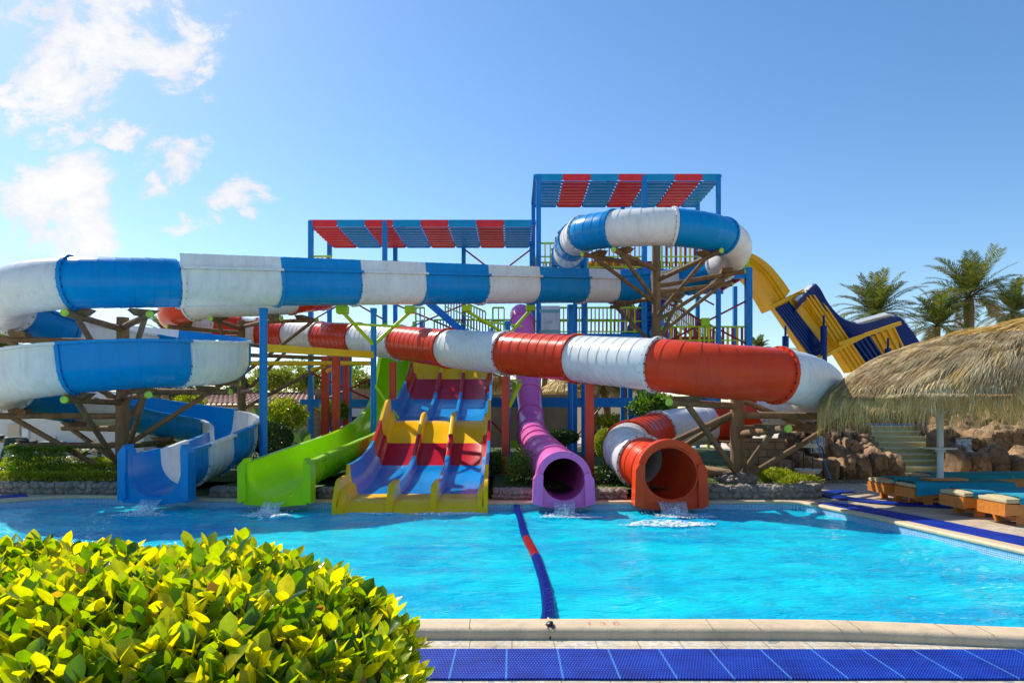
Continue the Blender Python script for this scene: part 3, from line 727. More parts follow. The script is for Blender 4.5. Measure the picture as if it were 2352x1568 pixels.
# --- three lane slide
ml = thing('water_slide', 'wide three lane slide banded yellow, blue and crimson with humps, ending at the waterline', 'water slide', (-2.0, 13.3, 0), 'water slides ending in the pool')
fl = [(13.12, -.22), (13.28, -.12), (13.5, .02), (14.0, .05), (14.5, .06), (15.4, .10), (16.3, .21), (17.3, .45), (18.4, .97), (19.3, 1.46), (19.75, 1.56), (20.6, 1.57), (21.5, 1.66), (22.3, 1.90), (23.4, 2.27), (25.2, 3.06), (26.2, 3.62), (27.2, 4.30), (28.3, 4.98), (28.9, 5.17)]
cfl = [(p.x, p.y) for p in catmull([(a, b, 0) for a, b in fl], 8)]
def xl(Y): return -3.40 - .022*(Y-13.4)
def xr(Y): return -.545 - .021*(Y-13.4)
def lane_profile(Y, z, nose):
    """top outline across the width"""
    L_, R_ = xl(Y), xr(Y); W = R_-L_; hw = .62 if Y > 14.35 else (.42 if Y > 13.35 else .42 - (13.35-Y)*.9)
    dh = .25 if Y > 13.6 else max(.03, .25 - (13.6-Y)*.55); out = []
    if Y < 14.35 and Y > 13.5: dh = .32
    dw = .085
    out += [(L_-.07, z-.25), (L_-.07, z+hw), (L_+.0, z+hw), (L_+.02, z+hw*.6), (L_+.05, z+.24), (L_+.12, z+.20), (L_+.15, z+.05), (L_+.19, z)]
    lw = (W-.3)/3
    for k in (1, 2):
        x = L_+.15+k*lw
        out += [(x-dw, z), (x-dw*.86, z+.03), (x-dw*.72, z+dh*.9), (x-dw*.45, z+dh), (x+dw*.45, z+dh), (x+dw*.72, z+dh*.9), (x+dw*.86, z+.03), (x+dw, z)]
    out += [(R_-.19, z), (R_-.15, z+.05), (R_-.12, z+.20), (R_-.05, z+.24), (R_-.02, z+hw*.6), (R_-.0, z+hw), (R_+.07, z+hw), (R_+.07, z-.25)]
    return [Vector((a, Y, b)) for a, b in out]
bands = [(13.12, 14.42, 'yellow'), (14.42, 17.3, 'laneblue'), (17.3, 18.4, 'crimson'), (18.4, 19.95, 'yellow'), (19.95, 23.4, 'laneblue'), (23.4, 25.2, 'crimson'), (25.2, 27.0, 'yellow'), (27.0, 28.9, 'laneblue')]
def zat(Y):
    for (a, b), (c_, d) in zip(cfl[:-1], cfl[1:]):
        if a <= Y <= c_: return b + (d-b)*(Y-a)/max(1e-6, c_-a)
    return cfl[-1][1] if Y > 20 else cfl[0][1]
for y0, y1, col in bands:
    mb = MB(); k = max(6, int((y1-y0)/.09)); rows = [lane_profile(y0+(y1-y0)*i/k, zat(y0+(y1-y0)*i/k), 0) for i in range(k+1)]
    mb.grid(rows); n_ = len(rows[0])
    for row in (rows[0], rows[-1]):
        bot = [Vector((p.x, p.y, min(row[0].z, p.z-.04))) for p in row]; mb.grid([row, bot])
    # underside
    mb.grid([[r_[0], r_[-1]] for r_ in rows])
    mb.build('lane_section', M[col], ml, sharp=50)
# running water trickling out of the mouths
def outflow(x, Y, z, w, col_label):
    o = thing('splash', col_label, 'splash', (x, Y, WZ), 'splashes under the slide mouths'); o['kind'] = 'stuff'
    mb = MB(); rows = []
    for i in range(9):
        t = i/8; yy_ = Y - .42*t; zz = z + .02 - (z+.02-WZ)*t*t*1.02
        rows.append([(x + (k/10-.5)*w*(1-.12*t) + .012*noise.noise(Vector((k*.9, i*.7, x))), yy_ + .02*noise.noise(Vector((k*1.3, i*.5, x+3))), zz + .05*abs(k/10-.5)*(1-t)) for k in range(11)])
    mb.grid(rows); mb.build('falling_water', M['flow'], o)
    mb = MB()
    for _ in range(340):
        a = random.uniform(0, 6.283); d = abs(random.gauss(0, .34)); mb.ball((x + d*math.cos(a)*1.2*w, Y-.42 + d*math.sin(a)*.6, WZ + .02 + abs(random.gauss(0, .06))*(1.3-min(1, d*2))), random.uniform(.004, .013), 5, 4)
    mb.build('droplets', M['drop'], o)
outflow(-7.03, 13.4, .03, .42, 'small splash where water runs off the blue slide mouth'); outflow(-4.62, 13.33, .0, .40, 'splash where water pours from the lime green mouth into the pool')
outflow(1.0, 13.2, .02, .42, 'small splash under the purple tube mouth'); outflow(3.07, 13.2, .02, .55, 'small splash under the orange red tube mouth')
def foam(name, pts, label):
    mb = MB()
    for x, y, rx, ry in pts:
        rows = []
        for j_ in range(13):
            yy_ = y - ry + 2*ry*j_/12; hw = rx*math.sqrt(max(0.02, 1-((yy_-y)/ry)**2))
            rows.append([(x - hw + 2*hw*i/20, yy_, WZ + .03 + .03*noise.noise(Vector((x*3+hw*i*.4, yy_*5, 2)))) for i in range(21)])
        mb.grid(rows)
    return tag(mb.build(name, M['foam']), label, 'foam', kind='stuff')
for fx, fy, wd in ((-7.03, 12.9, 'blue'), (-4.62, 12.83, 'lime green'), (1.0, 12.72, 'purple'), (3.07, 12.7, 'orange red')): foam('foam', [(fx, fy, .42, .17), (fx+.1, fy-.22, .6, .13)], 'thin ring of bubbles under the %s slide mouth' % wd)
foam('foam', [(2.66, 11.75, .62, .34), (2.1, 11.6, .35, .12), (3.2, 11.7, .3, .2)], 'white foam patch floating in front of the orange red mouth')
foam('foam', [(-1.2, 12.93, .75, .13), (-2.5, 12.95, .5, .07)], 'white froth along the lip of the three lane slide')
# ------------------------------------------------------------------ log supports
def log_post(loc, top, r, label, arms, base=.25, mound=True, braces=()):
    """arms: (angle, height at post, reach, height at tip, saddle height above the tip); braces: (from point, to point)"""
    x, y = loc; o = thing('log_support', label, 'slide support', (x, y, base), 'log post supports carrying the flumes')
    mb = MB(); pts = []
    for i in range(15):
        t = i/14; z = base-.1 + (top-base+.1)*t; pts.append(Vector((x + .02*noise.noise(Vector((z*.8, x, 0))), y, z)))
    mb.tube(pts, [r*(1.06-.14*i/14)*(1+.04*noise.noise(Vector((i*.9, x, 3)))) for i in range(15)], 16); mb.build('pole', M['bark'], o)
    for th, z0, reach, z1, sad in arms:
        d = Vector((math.cos(R(th)), math.sin(R(th)), 0)); a = Vector((x, y, z0)) + d*r*.6; b = Vector((x, y, z1)) + d*reach
        mb = MB(); q = [a.lerp(b, i/6) + Vector((0, 0, .012*noise.noise(Vector((i*1.3, z0, th))))) for i in range(7)]
        mb.tube(q, [.076*(1+.05*noise.noise(Vector((i*.9, th, z0)))) for i in range(7)], 12); arm = mb.build('log_arm', M['bark'], o)
        e = (b-a).normalized(); mb = MB(); mb.cyl(b - e*.03, b + e*.012, .082, .077, 14); mb.build('end_cap', M['limecap'], arm)
        if sad:
            for k in ((reach-.62)/reach,):
                c = a.lerp(b, k); mb = MB(); sd = Vector((-d.y, d.x, 0)); w = .17
                vs = []
                for zz, ww in ((c.z+.04, .16), (c.z+sad, .30)):
                    for s1, s2 in ((-1,-1),(1,-1),(1,1),(-1,1)): vs.append(Vector((c.x, c.y, zz)) + d*(s1*w) + sd*(s2*ww))
                mb.add(vs, [(0,3,2,1),(4,5,6,7),(0,1,5,4),(1,2,6,5),(2,3,7,6),(3,0,4,7)]); mb.build('saddle', M['bark'], arm)
    for a, b in braces:
        a = Vector(a); b = Vector(b); mb = MB(); mb.tube([a.lerp(b, i/6) for i in range(7)], .064, 12); mb.build('log_brace', M['bark'], o)
    if mound:
        mb = MB(); mb.ball((x, y, base-.06), (.42, .42, .2), 14, 7, mi=0)
        for k in range(90):
            q = random.uniform(0, 6.283); t = random.uniform(.15, 1.45)
            mb.ball((x + .43*math.sin(t)*math.cos(q), y + .43*math.sin(t)*math.sin(q), base-.06+.21*math.cos(t)), (random.uniform(.04, .065),)*2 + (.045,), 7, 5, mi=1, jit=.4)
        mb.build('stone_mound', [M['mortar'], M['stone']], o)
    return o
def tip(c, th, reach, z): return (c[0] + reach*math.cos(R(th)), c[1] + reach*math.sin(R(th)), z)
c2 = (C2[0], C2[1])
h1 = {277: 3.86, 310: 3.9, 200: 3.52, 150: 3.24, 92: 3.0, 30: 2.58}
h2 = {277: 2.04, 310: 2.16, 200: 1.70, 150: 1.38, 92: .95}
arms = [(th, z, 2.75 if th != 310 else 2.9, z, .16) for th, z in h1.items()] + [(th, z, 2.75, z, .16) for th, z in h2.items()]
arms += [(0, 2.30, 2.7, 2.30, .14), (195, .98, 2.3, .98, 0)]
br = [(tip(c2, 277, 2.2, 2.0), (c2[0], c2[1]-.2, .5)), (tip(c2, 200, 2.3, 1.66), (c2[0]-.3, c2[1]-.05, .3)), (tip(c2, 310, 2.3, 2.1), (c2[0]+.2, c2[1]-.1, .9)),
      (tip(c2, 92, 2.2, .9), (c2[0], c2[1]+.2, .4)), (tip(c2, 150, 2.3, 1.34), (c2[0]-.1, c2[1]+.1, .5)),
      (tip(c2, 277, 2.2, 3.82), (c2[0], c2[1]-.1, 2.35)), (tip(c2, 92, 2.1, 2.95), (c2[0], c2[1]+.1, 1.5)), (tip(c2, 150, 2.3, 3.2), (c2[0]-.1, c2[1]+.1, 1.9)), (tip(c2, 200, 2.4, 3.48), (c2[0]-.1, c2[1], 2.1)),
      (tip(c2, 30, 2.3, 2.54), (c2[0]+.1, c2[1]+.1, 1.0)), (tip(c2, 310, 2.4, 3.86), (c2[0]+.1, c2[1]-.1, 2.5))]
log_post(c2, 4.15, .155, 'log post with many radiating arms carrying the blue and white spiral on the left', arms, .28, True, br)
c1 = (C1[0]+.12, C1[1])
h = {205: 6.78, 232: 6.68, 300: 6.60, 352: 6.42, 15: 6.22, 60: 5.92, 110: 5.78}
arms = [(th, z-(.4 if th in (300, 352, 15) else .12), 2.85 if th != 110 else 3.1, z, .16) for th, z in h.items()]
br = [(tip(c1, 15, 2.4, 6.15), (c1[0]+.1, c1[1], 4.4)), (tip(c1, 352, 2.4, 6.36), (c1[0]+.1, c1[1], 4.9)), (tip(c1, 300, 2.3, 6.55), (c1[0], c1[1]-.1, 5.0)), (tip(c1, 60, 2.4, 5.86), (c1[0]+.1, c1[1]+.1, 4.1)), (tip(c1, 110, 2.7, 5.7), (c1[0], c1[1]+.1, 4.0)),
      (tip(c1, 205, 2.4, 6.72), (c1[0]-.1, c1[1], 5.5)), (tip(c1, 232, 2.4, 6.62), (c1[0]-.1, c1[1]-.1, 5.6))]
log_post(c1, 7.4, .155, 'tall log post carrying the blue and white loop beside the tower', arms, .2, True, br)
d1 = (D1[0], D1[1])
h = {270: 4.98, 225: 4.82, 180: 4.68, 120: 4.55, 60: 4.4, 315: 5.05, 345: 5.2}
arms = [(th, z, 2.65 if th < 310 else 3.2, z, .16) for th, z in h.items()] + [(20, 4.0, 3.6, 3.95, 0), (300, 2.6, 2.9, 2.6, 0)]
br = [(tip(d1, 225, 2.2, 4.78), (d1[0], d1[1], 3.2)), (tip(d1, 270, 2.1, 4.94), (d1[0], d1[1]-.1, 3.2)), (tip(d1, 345, 3.0, 5.15), (d1[0]+.1, d1[1], 3.3)), (tip(d1, 20, 3.4, 3.9), (d1[0]+.1, d1[1], 2.0)), (tip(d1, 60, 2.2, 4.36), (d1[0]+.1, d1[1]+.1, 2.6)), (tip(d1, 180, 2.2, 4.64), (d1[0]-.1, d1[1], 3.1))]
log_post(d1, 5.3, .15, 'log post carrying the red and white tube loop behind the blue steel column', arms, .1, False, br)
c3 = (5.0, 15.15)
arms = [(218, 1.92, 2.35, 1.98, .14), (285, 1.30, 1.75, 1.45, .14), (352, 1.72, 2.6, 1.68, .14), (30, 1.42, 2.7, 1.42, .14), (75, .95, 3.4, .95, .1), (100, .42, 3.2, .42, 0), (165, .42, 1.6, .42, 0)]
br = [(tip(c3, 218, 1.75, 1.92), (c3[0]-.05, c3[1]-.15, .42)), (tip(c3, 285, 1.2, 1.35), (c3[0]+.05, c3[1]-.15, .42)), (tip(c3, 352, 2.2, 1.62), (c3[0]+.25, c3[1]-.1, .40)), (tip(c3, 150, 2.2, .75), (c3[0]-.1, c3[1], 1.75)), (tip(c3, 128, 1.8, .8), (c3[0]-.1, c3[1]+.1, 1.7)), (tip(c3, 20, 2.4, 1.3), (c3[0], c3[1]+.1, 2.1))]
log_post(c3, 2.15, .155, 'log post on a stone mound under the nearest red and white tube loop', arms, .32, True, br)

# ------------------------------------------------------------------ steel columns
def steel_post(u, Y, ytop, r, m, label, parts=(), zb=.1, group='steel columns under the flumes', square=False):
    x = PX(u, Y); z = PZ(ytop, Y); o = thing('steel_column', label, 'column', (x, Y, zb), group)
    mb = MB()
    if square: mb.box((x, Y, (z+zb)/2), (r*2, r*2, z-zb))
    else: mb.cyl((x, Y, zb-.1), (x, Y, z), r, n=18); mb.cyl((x, Y, z-.14), (x, Y, z), r*1.18, n=18)
    mb.build('post', M[m], o)
    mb = MB(); mb.box((x, Y, zb+.03), (r*4.2, r*4.2, .06)); mb.build('base_plate', M[m], o)
    for nm, pm, a, b, w in parts:
        mb = MB(); mb.cyl(a, b, w, n=12); mb.build(nm, M[pm], o)
    return o, x, z
o, x, z = steel_post(605, 17.05, 708, .098, 'p_blue', 'thick blue steel column under the white hooded flume, nearest the blue slide mouth')
# centre column with lime arms
Yc = 20.4; xc = PX(858, Yc)
zc = PZ(792, Yc)
def gp_(u, y, Y): return P(u, y, Y)
parts = [('support_arm', 'p_lime', (xc, Yc, zc), P(787, 716, 19.0), .055), ('support_arm', 'p_lime', (xc, Yc, zc), P(942, 716, 21.0), .055),
         ('cross_tube', 'p_lime', P(812, 744, 19.7), P(920, 750, 20.8), .035), ('lower_arm', 'p_lime', (xc, Yc, PZ(880, Yc)), P(915, 962, 20.2), .05)]
o, x, z = steel_post(858, Yc, 708, .088, 'p_blue', 'blue steel column with two lime green arms holding the flume above it', parts)
for u, y, Y in ((787, 714, 19.0), (942, 714, 21.0)):
    mb = MB(); mb.box(P(u, y-3, Y), (.3, .3, .22)); mb.build('gusset', M['p_lime'], o)
# yellow beams between the two columns
b = thing('steel_beam', 'long yellow beam sloping between the two blue steel columns', 'beam', P(730, 806, 18.7), 'yellow beams')
mb = MB(); mb.bar(P(611, 799, 17.05), P(855, 815, 20.35), .13, .19); mb.build('beam', M['p_yellow'], b)
b = thing('steel_beam', 'round yellow pipe below the sloping beam, running behind both blue columns', 'beam', P(715, 835, 22), 'yellow beams')
mb = MB(); mb.cyl(P(566, 834, 21.3), P(852, 834, 23.2), .075, n=14); mb.build('beam', M['p_yellow'], b)
for u0, u1, y0, y1, Y0, Y1 in ((717, 745, 848, 843, 22, 23), (752, 772, 852, 842, 21.5, 23)):
    mb = MB(); mb.cyl(P(u0, y0, Y0), P(u1, y1, Y1), .06, n=12); mb.build('stub_pipe', M['p_yellow'], b)
# column under the right part of the run with lime arms
Yc = 23.6; xc = PX(1166, Yc); zc = PZ(770, Yc)
parts = [('support_arm', 'p_lime', (xc, Yc, zc), P(1072, 714, 22.9), .055), ('support_arm', 'p_lime', (xc, Yc, zc), P(1218, 712, 24.3), .055), ('cross_tube', 'p_lime', P(1092, 735, 23.1), P(1200, 750, 24.0), .035)]
o, x, z = steel_post(1166, Yc, 738, .095, 'p_blue', 'blue steel column rising behind the three lane slide with lime arms in a V', parts)
for u, y, Y in ((1072, 712, 22.9), (1218, 710, 24.3)):
    mb = MB(); mb.box(P(u, y-3, Y), (.3, .3, .2)); mb.build('gusset', M['p_lime'], o)
o, x, z = steel_post(1310, 24.9, 700, .10, 'p_blue', 'blue round column under the blue hooded flume, left of the tall log post')
steel_post(1321, 26.0, 612, .085, 'p_blue', 'thin blue column just right of the round one, reaching the upper deck edge') 
steel_post(1342, 25.9, 590, .115, 'p_blue', 'thick pale blue column holding the start of the upper loop', [('support_arm', 'p_lime', P(1310, 612, 25.6), P(1306, 580, 25.2), .06), ('support_arm', 'p_lime', P(1324, 612, 25.6), P(1328, 575, 25.2), .06)])
# red square columns
def red_post(u, Y, ytop, ybot, label, parts=(), r=.095):
    return steel_post(u, Y, ytop, r, 'p_red', label, parts, zb=max(.1, PZ(ybot, Y)), group='red columns under the red and white tube', square=True)
red_post(1161, 17.6, 864, 1092, 'red square column with a lime arm beside the purple tube', [('support_arm', 'p_lime', P(1168, 935, 17.6), P(1195, 880, 17.9), .06), ('cross_tube', 'p_lime', P(1170, 874, 17.6), P(1196, 873, 17.9), .03)])
red_post(1354, 15.9, 878, 1093, 'red square column between the purple mouth and the orange mouth')
red_post(902, 21.2, 832, 1200, 'red square column standing against the lime green slide')
red_post(747, 23.5, 818, 1200, 'leftmost red column behind the yellow beam', r=.11)
red_post(772, 21.3, 812, 1200, 'red column under the middle of the yellow beam', r=.105)
red_post(795, 24.6, 818, 1200, 'thinner red column standing behind the round shrub')

# ------------------------------------------------------------------ launch tower
TY, TB = 28.6, 32.2
tw = thing('slide_tower', 'tall steel launch tower with two striped canopies, blue posts, stairs and coloured railings', 'tower', (1.0, 30.0, 0))
UD, LD = 7.85, 5.15
def post(u, Y, ztop, w=.20, zb=0.0, m='p_blue'):
    x = PX(u, Y); mb = MB(); mb.box((x, Y, (ztop+zb)/2), (w, w, ztop-zb)); return mb.build('post', M[m], tw, smooth=False)
ZU = PZ(402, TY); ZL = PZ(507, TY)
for u in (1237, 1480): post(u, TY, ZU-.02)
post(1650, TY, ZU-.02, .17)
for u in (1225, 1430, 1602): post(u, TB, ZU-.05, .18)
for u in (714, 884): post(u, TY, ZL-.02, .19)
for u in (757, 908, 1065, 1221): post(u, TB, ZL-.05, .19)
post(1719, TY, 7.9, .26); post(1688, TB, 7.8, .18); post(1447, TB, LD+.2, .2); post(1627, TB, LD+1, .12, m='p_lime'); post(1353, TY+.5, 2.3, .22)
for u in (804, 785): post(u, TY+1.2, LD, .14)
mb = MB()
def deck(x0, x1, y0, y1, z, name='deck', und='p_red'):
    mb = MB(); mb.box(((x0+x1)/2, (y0+y1)/2, z-.04), (x1-x0, y1-y0, .08)); 
    for yy2 in (y0, y1): mb.box(((x0+x1)/2, yy2, z-.24), (x1-x0+.1, .12, .32))
    for k in range(int((x1-x0)/.9)+1): mb.box((x0+.06 + k*(x1-x0-.12)/max(1, int((x1-x0)/.9)), (y0+y1)/2, z-.2), (.08, y1-y0-.14, .2), mi=1)
    return mb.build(name, [M['p_blue'], M[und]], tw, smooth=False)
xl0, xl1 = PX(714, TY), PX(1237, TY); xr1 = PX(1650, TY); xr2 = PX(1719, TY)
deck(xl0, xl1, TY, TB, LD); deck(xl1+.1, PX(1482, TY), TY, TB, LD); deck(xl1+.1, xr2, TY, TB, UD)
# low tie beam near the ground
mb = MB(); zt = PZ(924, TY)
for a, b in ((690, 866), (866, 1480)): mb.box(((PX(a, TY)+PX(b, TY))/2, TY, zt), (PX(b, TY)-PX(a, TY)-.02, .16, .40 if a > 700 else .26)); 
mb.box(((PX(690, TB)+PX(1480, TB))/2, TB, zt), (PX(1480, TB)-PX(690, TB), .16, .3)); mb.build('tie_beam', M['p_blue'], tw, smooth=False)
def canopy(u0, u1, z, nx, first, depth=3.75):
    x0, x1 = PX(u0, TY), PX(u1, TY); W = (x1-x0)/nx; cols = ['c_red', 'c_blue']
    mb = MB(); mb.box(((x0+x1)/2, TY, z-.05), (x1-x0+.1, .10, .10)); mb.box(((x0+x1)/2, TB, z-.05), (x1-x0+.1, .10, .10))
    for t in (0, .4, .75, 1): 
        x = x0+(x1-x0)*t; mb.box((x, (TY+TB)/2, z-.06), (.10, TB-TY-.1, .14))
    for j in range(9): mb.box(((x0+x1)/2, TY+.2+(TB-TY-.4)*j/8, z-.10), (x1-x0-.1, .14, .05))
    fr = mb.build('canopy_frame', M['p_blue'], tw, smooth=False)
    k = 0; i = 0
    for i in range(math.ceil(nx)):
        a = x0 + i*W + .035; b = min(x1, x0 + (i+1)*W) - .035
        if b - a < .1: continue
        col = cols[(i+first) % 2]
        mb = MB()
        # corrugated sheet
        rows = []
        for j in range(49):
            yy2 = TY+.12 + (TB-TY-.24)*(j//6 + (0, .30, .36, .62, .68, 1.)[j % 6]*.999)/8.17; ph = (j % 6)
            zz = z-.26 + (.0, .0, .05, .09, .05, .0)[ph]
            rows.append([(a, yy2, zz), (b, yy2, zz)])
        mb.grid(rows); mb.grid([[Vector(p)+Vector((0, 0, .012)) for p in r_] for r_ in rows])
        # front and back valance with rounded lower corners
        for yv, h in ((TY-.06, .27), (TB+.06, .24)):
            c = .09; pl = [(a-.03, z+.02), (b+.03, z+.02), (b+.03, z-h+c), (b+.03-c*.3, z-h+c*.3), (b+.03-c, z-h), (a-.03+c, z-h), (a-.03+c*.3, z-h+c*.3), (a-.03, z-h+c)]
            n_ = len(pl); v = [(p, yv-.012, q) for p, q in pl] + [(p, yv+.012, q) for p, q in pl]
            mb.add(v, [tuple(range(n_)), tuple(range(n_, 2*n_))[::-1]] + [(q, (q+1) % n_, n_+(q+1) % n_, n_+q) for q in range(n_)])
        mb.build('canopy_panel', M[col], fr, smooth=False)
canopy(711, 1228, ZL, 8.1, 0); canopy(1228, 1654, ZU, 6.65, 1)
def railing(a, b, h=1.08, cols=('p_yellow', 'p_maroon'), step=.17, top='p_lime', name='railing', mid=True, bw=.05):
    a = Vector(a); b = Vector(b); L = (b-a).length; mb = MB(); n_ = max(2, int(L/step)); sl = (b-a)
    mb.bar(a+Vector((0, 0, h)), b+Vector((0, 0, h)), .07, .07, mi=0)
    if mid: mb.bar(a+Vector((0, 0, h*.48)), b+Vector((0, 0, h*.48)), .04, .05, mi=0)
    mb.bar(a+Vector((0, 0, .08)), b+Vector((0, 0, .08)), .04, .05, mi=0)
    for i in range(n_+1):
        p = a.lerp(b, i/n_); w = bw
        if i % 9 == 0: mb.box(p+Vector((0, 0, h/2)), (.07, .07, h), mi=0); continue
        mb.box(p+Vector((0, 0, h/2+.04)), (w, .03, h-.1), mi=1 + (i % 2))
    return mb.build(name, [M[top], M[cols[0]], M[cols[1]]], tw, smooth=False)
fr_ = lambda u: PX(u, TY)
railing((fr_(1240), TY, UD), (fr_(1276), TY, UD), cols=('p_yellow', 'p_yellow'))
railing((fr_(1350), TY, UD), (fr_(1478), TY, UD), cols=('p_yellow', 'p_maroon')); railing((fr_(1520), TY, UD), (fr_(1715), TY, UD), cols=('p_yellow', 'p_maroon'), step=.19, bw=.10)
railing((fr_(1240), TB, UD), (fr_(1700), TB, UD), cols=('p_maroon', 'p_maroon'), step=.15)
railing((xr2, TY, UD), (xr2, TB, UD), cols=('p_maroon', 'p_yellow')); railing((xl1, TY+.2, UD), (xl1, TB, UD), cols=('p_maroon', 'p_maroon'))
railing((fr_(1240), TY, LD), (fr_(1476), TY, LD), cols=('p_yellow', 'p_maroon'), step=.16); railing((fr_(1520), TY, LD-.8), (fr_(1715), TY, LD-.8), cols=('p_yellow', 'p_maroon'), step=.19, bw=.10)
railing((fr_(1240), TB, LD), (fr_(1480), TB, LD), cols=('p_maroon', 'p_yellow'), step=.18)
railing((fr_(720), TY, UD-.55), (fr_(760), TY, UD-.55), cols=('p_yellow', 'p_yellow')); railing((fr_(834), TB, LD+2.75), (fr_(884), TB, LD+2.75), cols=('p_yellow', 'p_yellow'))
railing((fr_(955), TY, LD), (fr_(975), TY, LD), cols=('p_yellow', 'p_maroon')); railing((fr_(1132), TY, LD), (fr_(1158), TY, LD), cols=('p_yellow', 'p_yellow')); railing((fr_(975), TB, LD), (fr_(1225), TB, LD), cols=('p_maroon', 'p_maroon'), step=.14)
railing((fr_(1010), TB-1.2, LD+1.0), (fr_(1110), TB-1.2, LD+.2), cols=('p_maroon', 'p_maroon'), step=.14); railing((fr_(1185), TY, LD), (fr_(1240), TY, LD), cols=('p_yellow', 'p_yellow'))
deck(PX(1486, TY), xr2, TY, TB, LD-.81, und='p_maroon')
# stairs
def stair(a, b, w, n_, m='p_blue', ax=1):
    a = Vector(a); b = Vector(b); mb = MB(); d = Vector((b.x-a.x, b.y-a.y, 0)).normalized(); sd = Vector((-d.y, d.x, 0)); run = Vector((b.x-a.x, b.y-a.y, 0)).length/n_
    ang = math.atan2(d.y, d.x)
    for i in range(n_):
        p = a.lerp(b, (i+.5)/n_); mb.box(p, (run*1.15, w, .05), rz=ang); mb.box(p-Vector((0, 0, .1))+d*run*.5, (.03, w, .19), rz=ang)
    for s in (-1, 1): mb.bar(a+sd*s*w/2-Vector((0, 0, .05)), b+sd*s*w/2-Vector((0, 0, .05)), .06, .28)
    return mb.build('stair', M[m], tw, smooth=False)
stair((fr_(1470), TY+.7, LD), (fr_(1560), TB-.5, UD), 1.15, 13); stair((fr_(1590), TB-.2, LD-1.1), (fr_(1500), TY+1.6, LD+1.2), 1.0, 11); stair((fr_(960), TB-.8, LD+1.9), (fr_(1075), TB-.8, LD+.1), 1.0, 12)
stair((fr_(1690), TB, 2.4), (fr_(1560), TB-.4, LD-1.1), 1.0, 10); stair((fr_(1440), TB-.5, .2), (fr_(1560), TB-.5, 3.9), 1.1, 18)
railing((fr_(1462), TY+.3, LD), (fr_(1440), TB-.3, UD-.6), cols=('p_maroon', 'p_maroon'), step=.10); railing((fr_(1560), TB-.1, UD-1.4), (fr_(1715), TB-.1, LD-.8), cols=('p_maroon', 'p_maroon'), step=.10)
railing((fr_(1520), TB-.8, LD+.8), (fr_(1600), TB-.8, LD-.8), cols=('p_maroon', 'p_maroon'), step=.10)
# solid coloured panels on the stair landings
mb = MB(); mb.box((fr_(1530), TB-.4, UD+.55), (1.2, .04, 1.0)); mb.build('landing_panel', M['p_maroon'], tw, smooth=False)
mb = MB(); mb.box((fr_(1640), TB-.35, LD-.25), (1.7, .04, 1.0)); mb.build('landing_panel', M['p_maroon'], tw, smooth=False)
mb = MB(); mb.box((fr_(1416), TB-1.2, UD+.5), (.9, .05, .8)); mb.box((fr_(1470), TB-1.4, UD+.75), (.8, .05, .5)); mb.build('landing_panel', M['p_orange'], tw, smooth=False)
# start block and sitting tub on the upper deck
mb = MB(); mb.box((fr_(1284), TY-.35, UD+.30), (.66, .7, .62)); mb.box((fr_(1312), TY-.2, UD+.24), (.8, .4, .5)); mb.build('start_block', M['p_blue'], tw)
mb = MB(); mb.ball((fr_(1386), TY+.9, UD+.2), (1.05, .6, .36), 18, 9); mb.build('start_tub', M['p_orange'], tw)
# X braces in red with green gussets
def xbrace(pts, gus, m='p_maroon', r=.04):
    mb = MB()
    for a, b in pts: mb.cyl(a, b, r, n=8)
    o = mb.build('cross_brace', M[m], tw)
    for g in gus:
        mb = MB(); mb.box(g, (.34, .08, .34)); mb.build('gusset', M['p_lime'], o, smooth=False)
def X4(u0, y0, u1, y1, Y, gus=True, m='p_maroon'):
    c = P((u0+u1)/2, (y0+y1)/2, Y); xbrace([(P(u0, y0, Y), P(u1, y1, Y)), (P(u0, y1, Y), P(u1, y0, Y))], [c - Vector((0, .06, 0))] if gus else [], m)
X4(1522, 690, 1716, 790, TY); X4(1528, 640, 1640, 700, TB, False)
X4(718, 858, 882, 930, TY, False); X4(884, 830, 960, 905, TY+.1); X4(1135, 840, 1232, 930, TB, True); X4(1122, 960, 1235, 1080, TY+.2)
X4(718, 640, 884, 735, TB, False); X4(1066, 572, 1220, 690, TB, False); X4(910, 700, 1064, 765, TB, False); X4(720, 940, 880, 1010, TY+.1, False)
xbrace([(P(1300, 1030, TB), P(1380, 935, TB))], [])
# pale rules panel on the railing
sg = thing('rules_sign', 'pale rules board with teal bands tied to the tower railing', 'sign', P(1262, 738, TY-.07))
mb = MB(); mb.box(P(1262, 738, TY-.08), (.86, .03, 1.30)); mb.build('board', M['p_white'], sg, smooth=False)
mb = MB()
for y in (714.5, 761): mb.box(P(1262, y, TY-.10), (.84, .012, .13))
for du in (-5, 0, 5):
    for k in range(14):
        q, q2 = k/14*6.283, (k+1)/14*6.283
        if du == -5 and k in (0, 1, 13): continue
        mb.bar(P(1262+du, 739, TY-.10)+Vector((.035*math.cos(q), 0, .05*math.sin(q))), P(1262+du, 739, TY-.10)+Vector((.035*math.cos(q2), 0, .05*math.sin(q2))), .014)
mb.build('band', M['p_teal'], sg, smooth=False)

# ------------------------------------------------------------------ big yellow and navy wave slide behind
wv = thing('wave_slide', 'huge yellow and navy multi lane wave slide curving down behind the tower', 'water slide', (15, 37, 0))
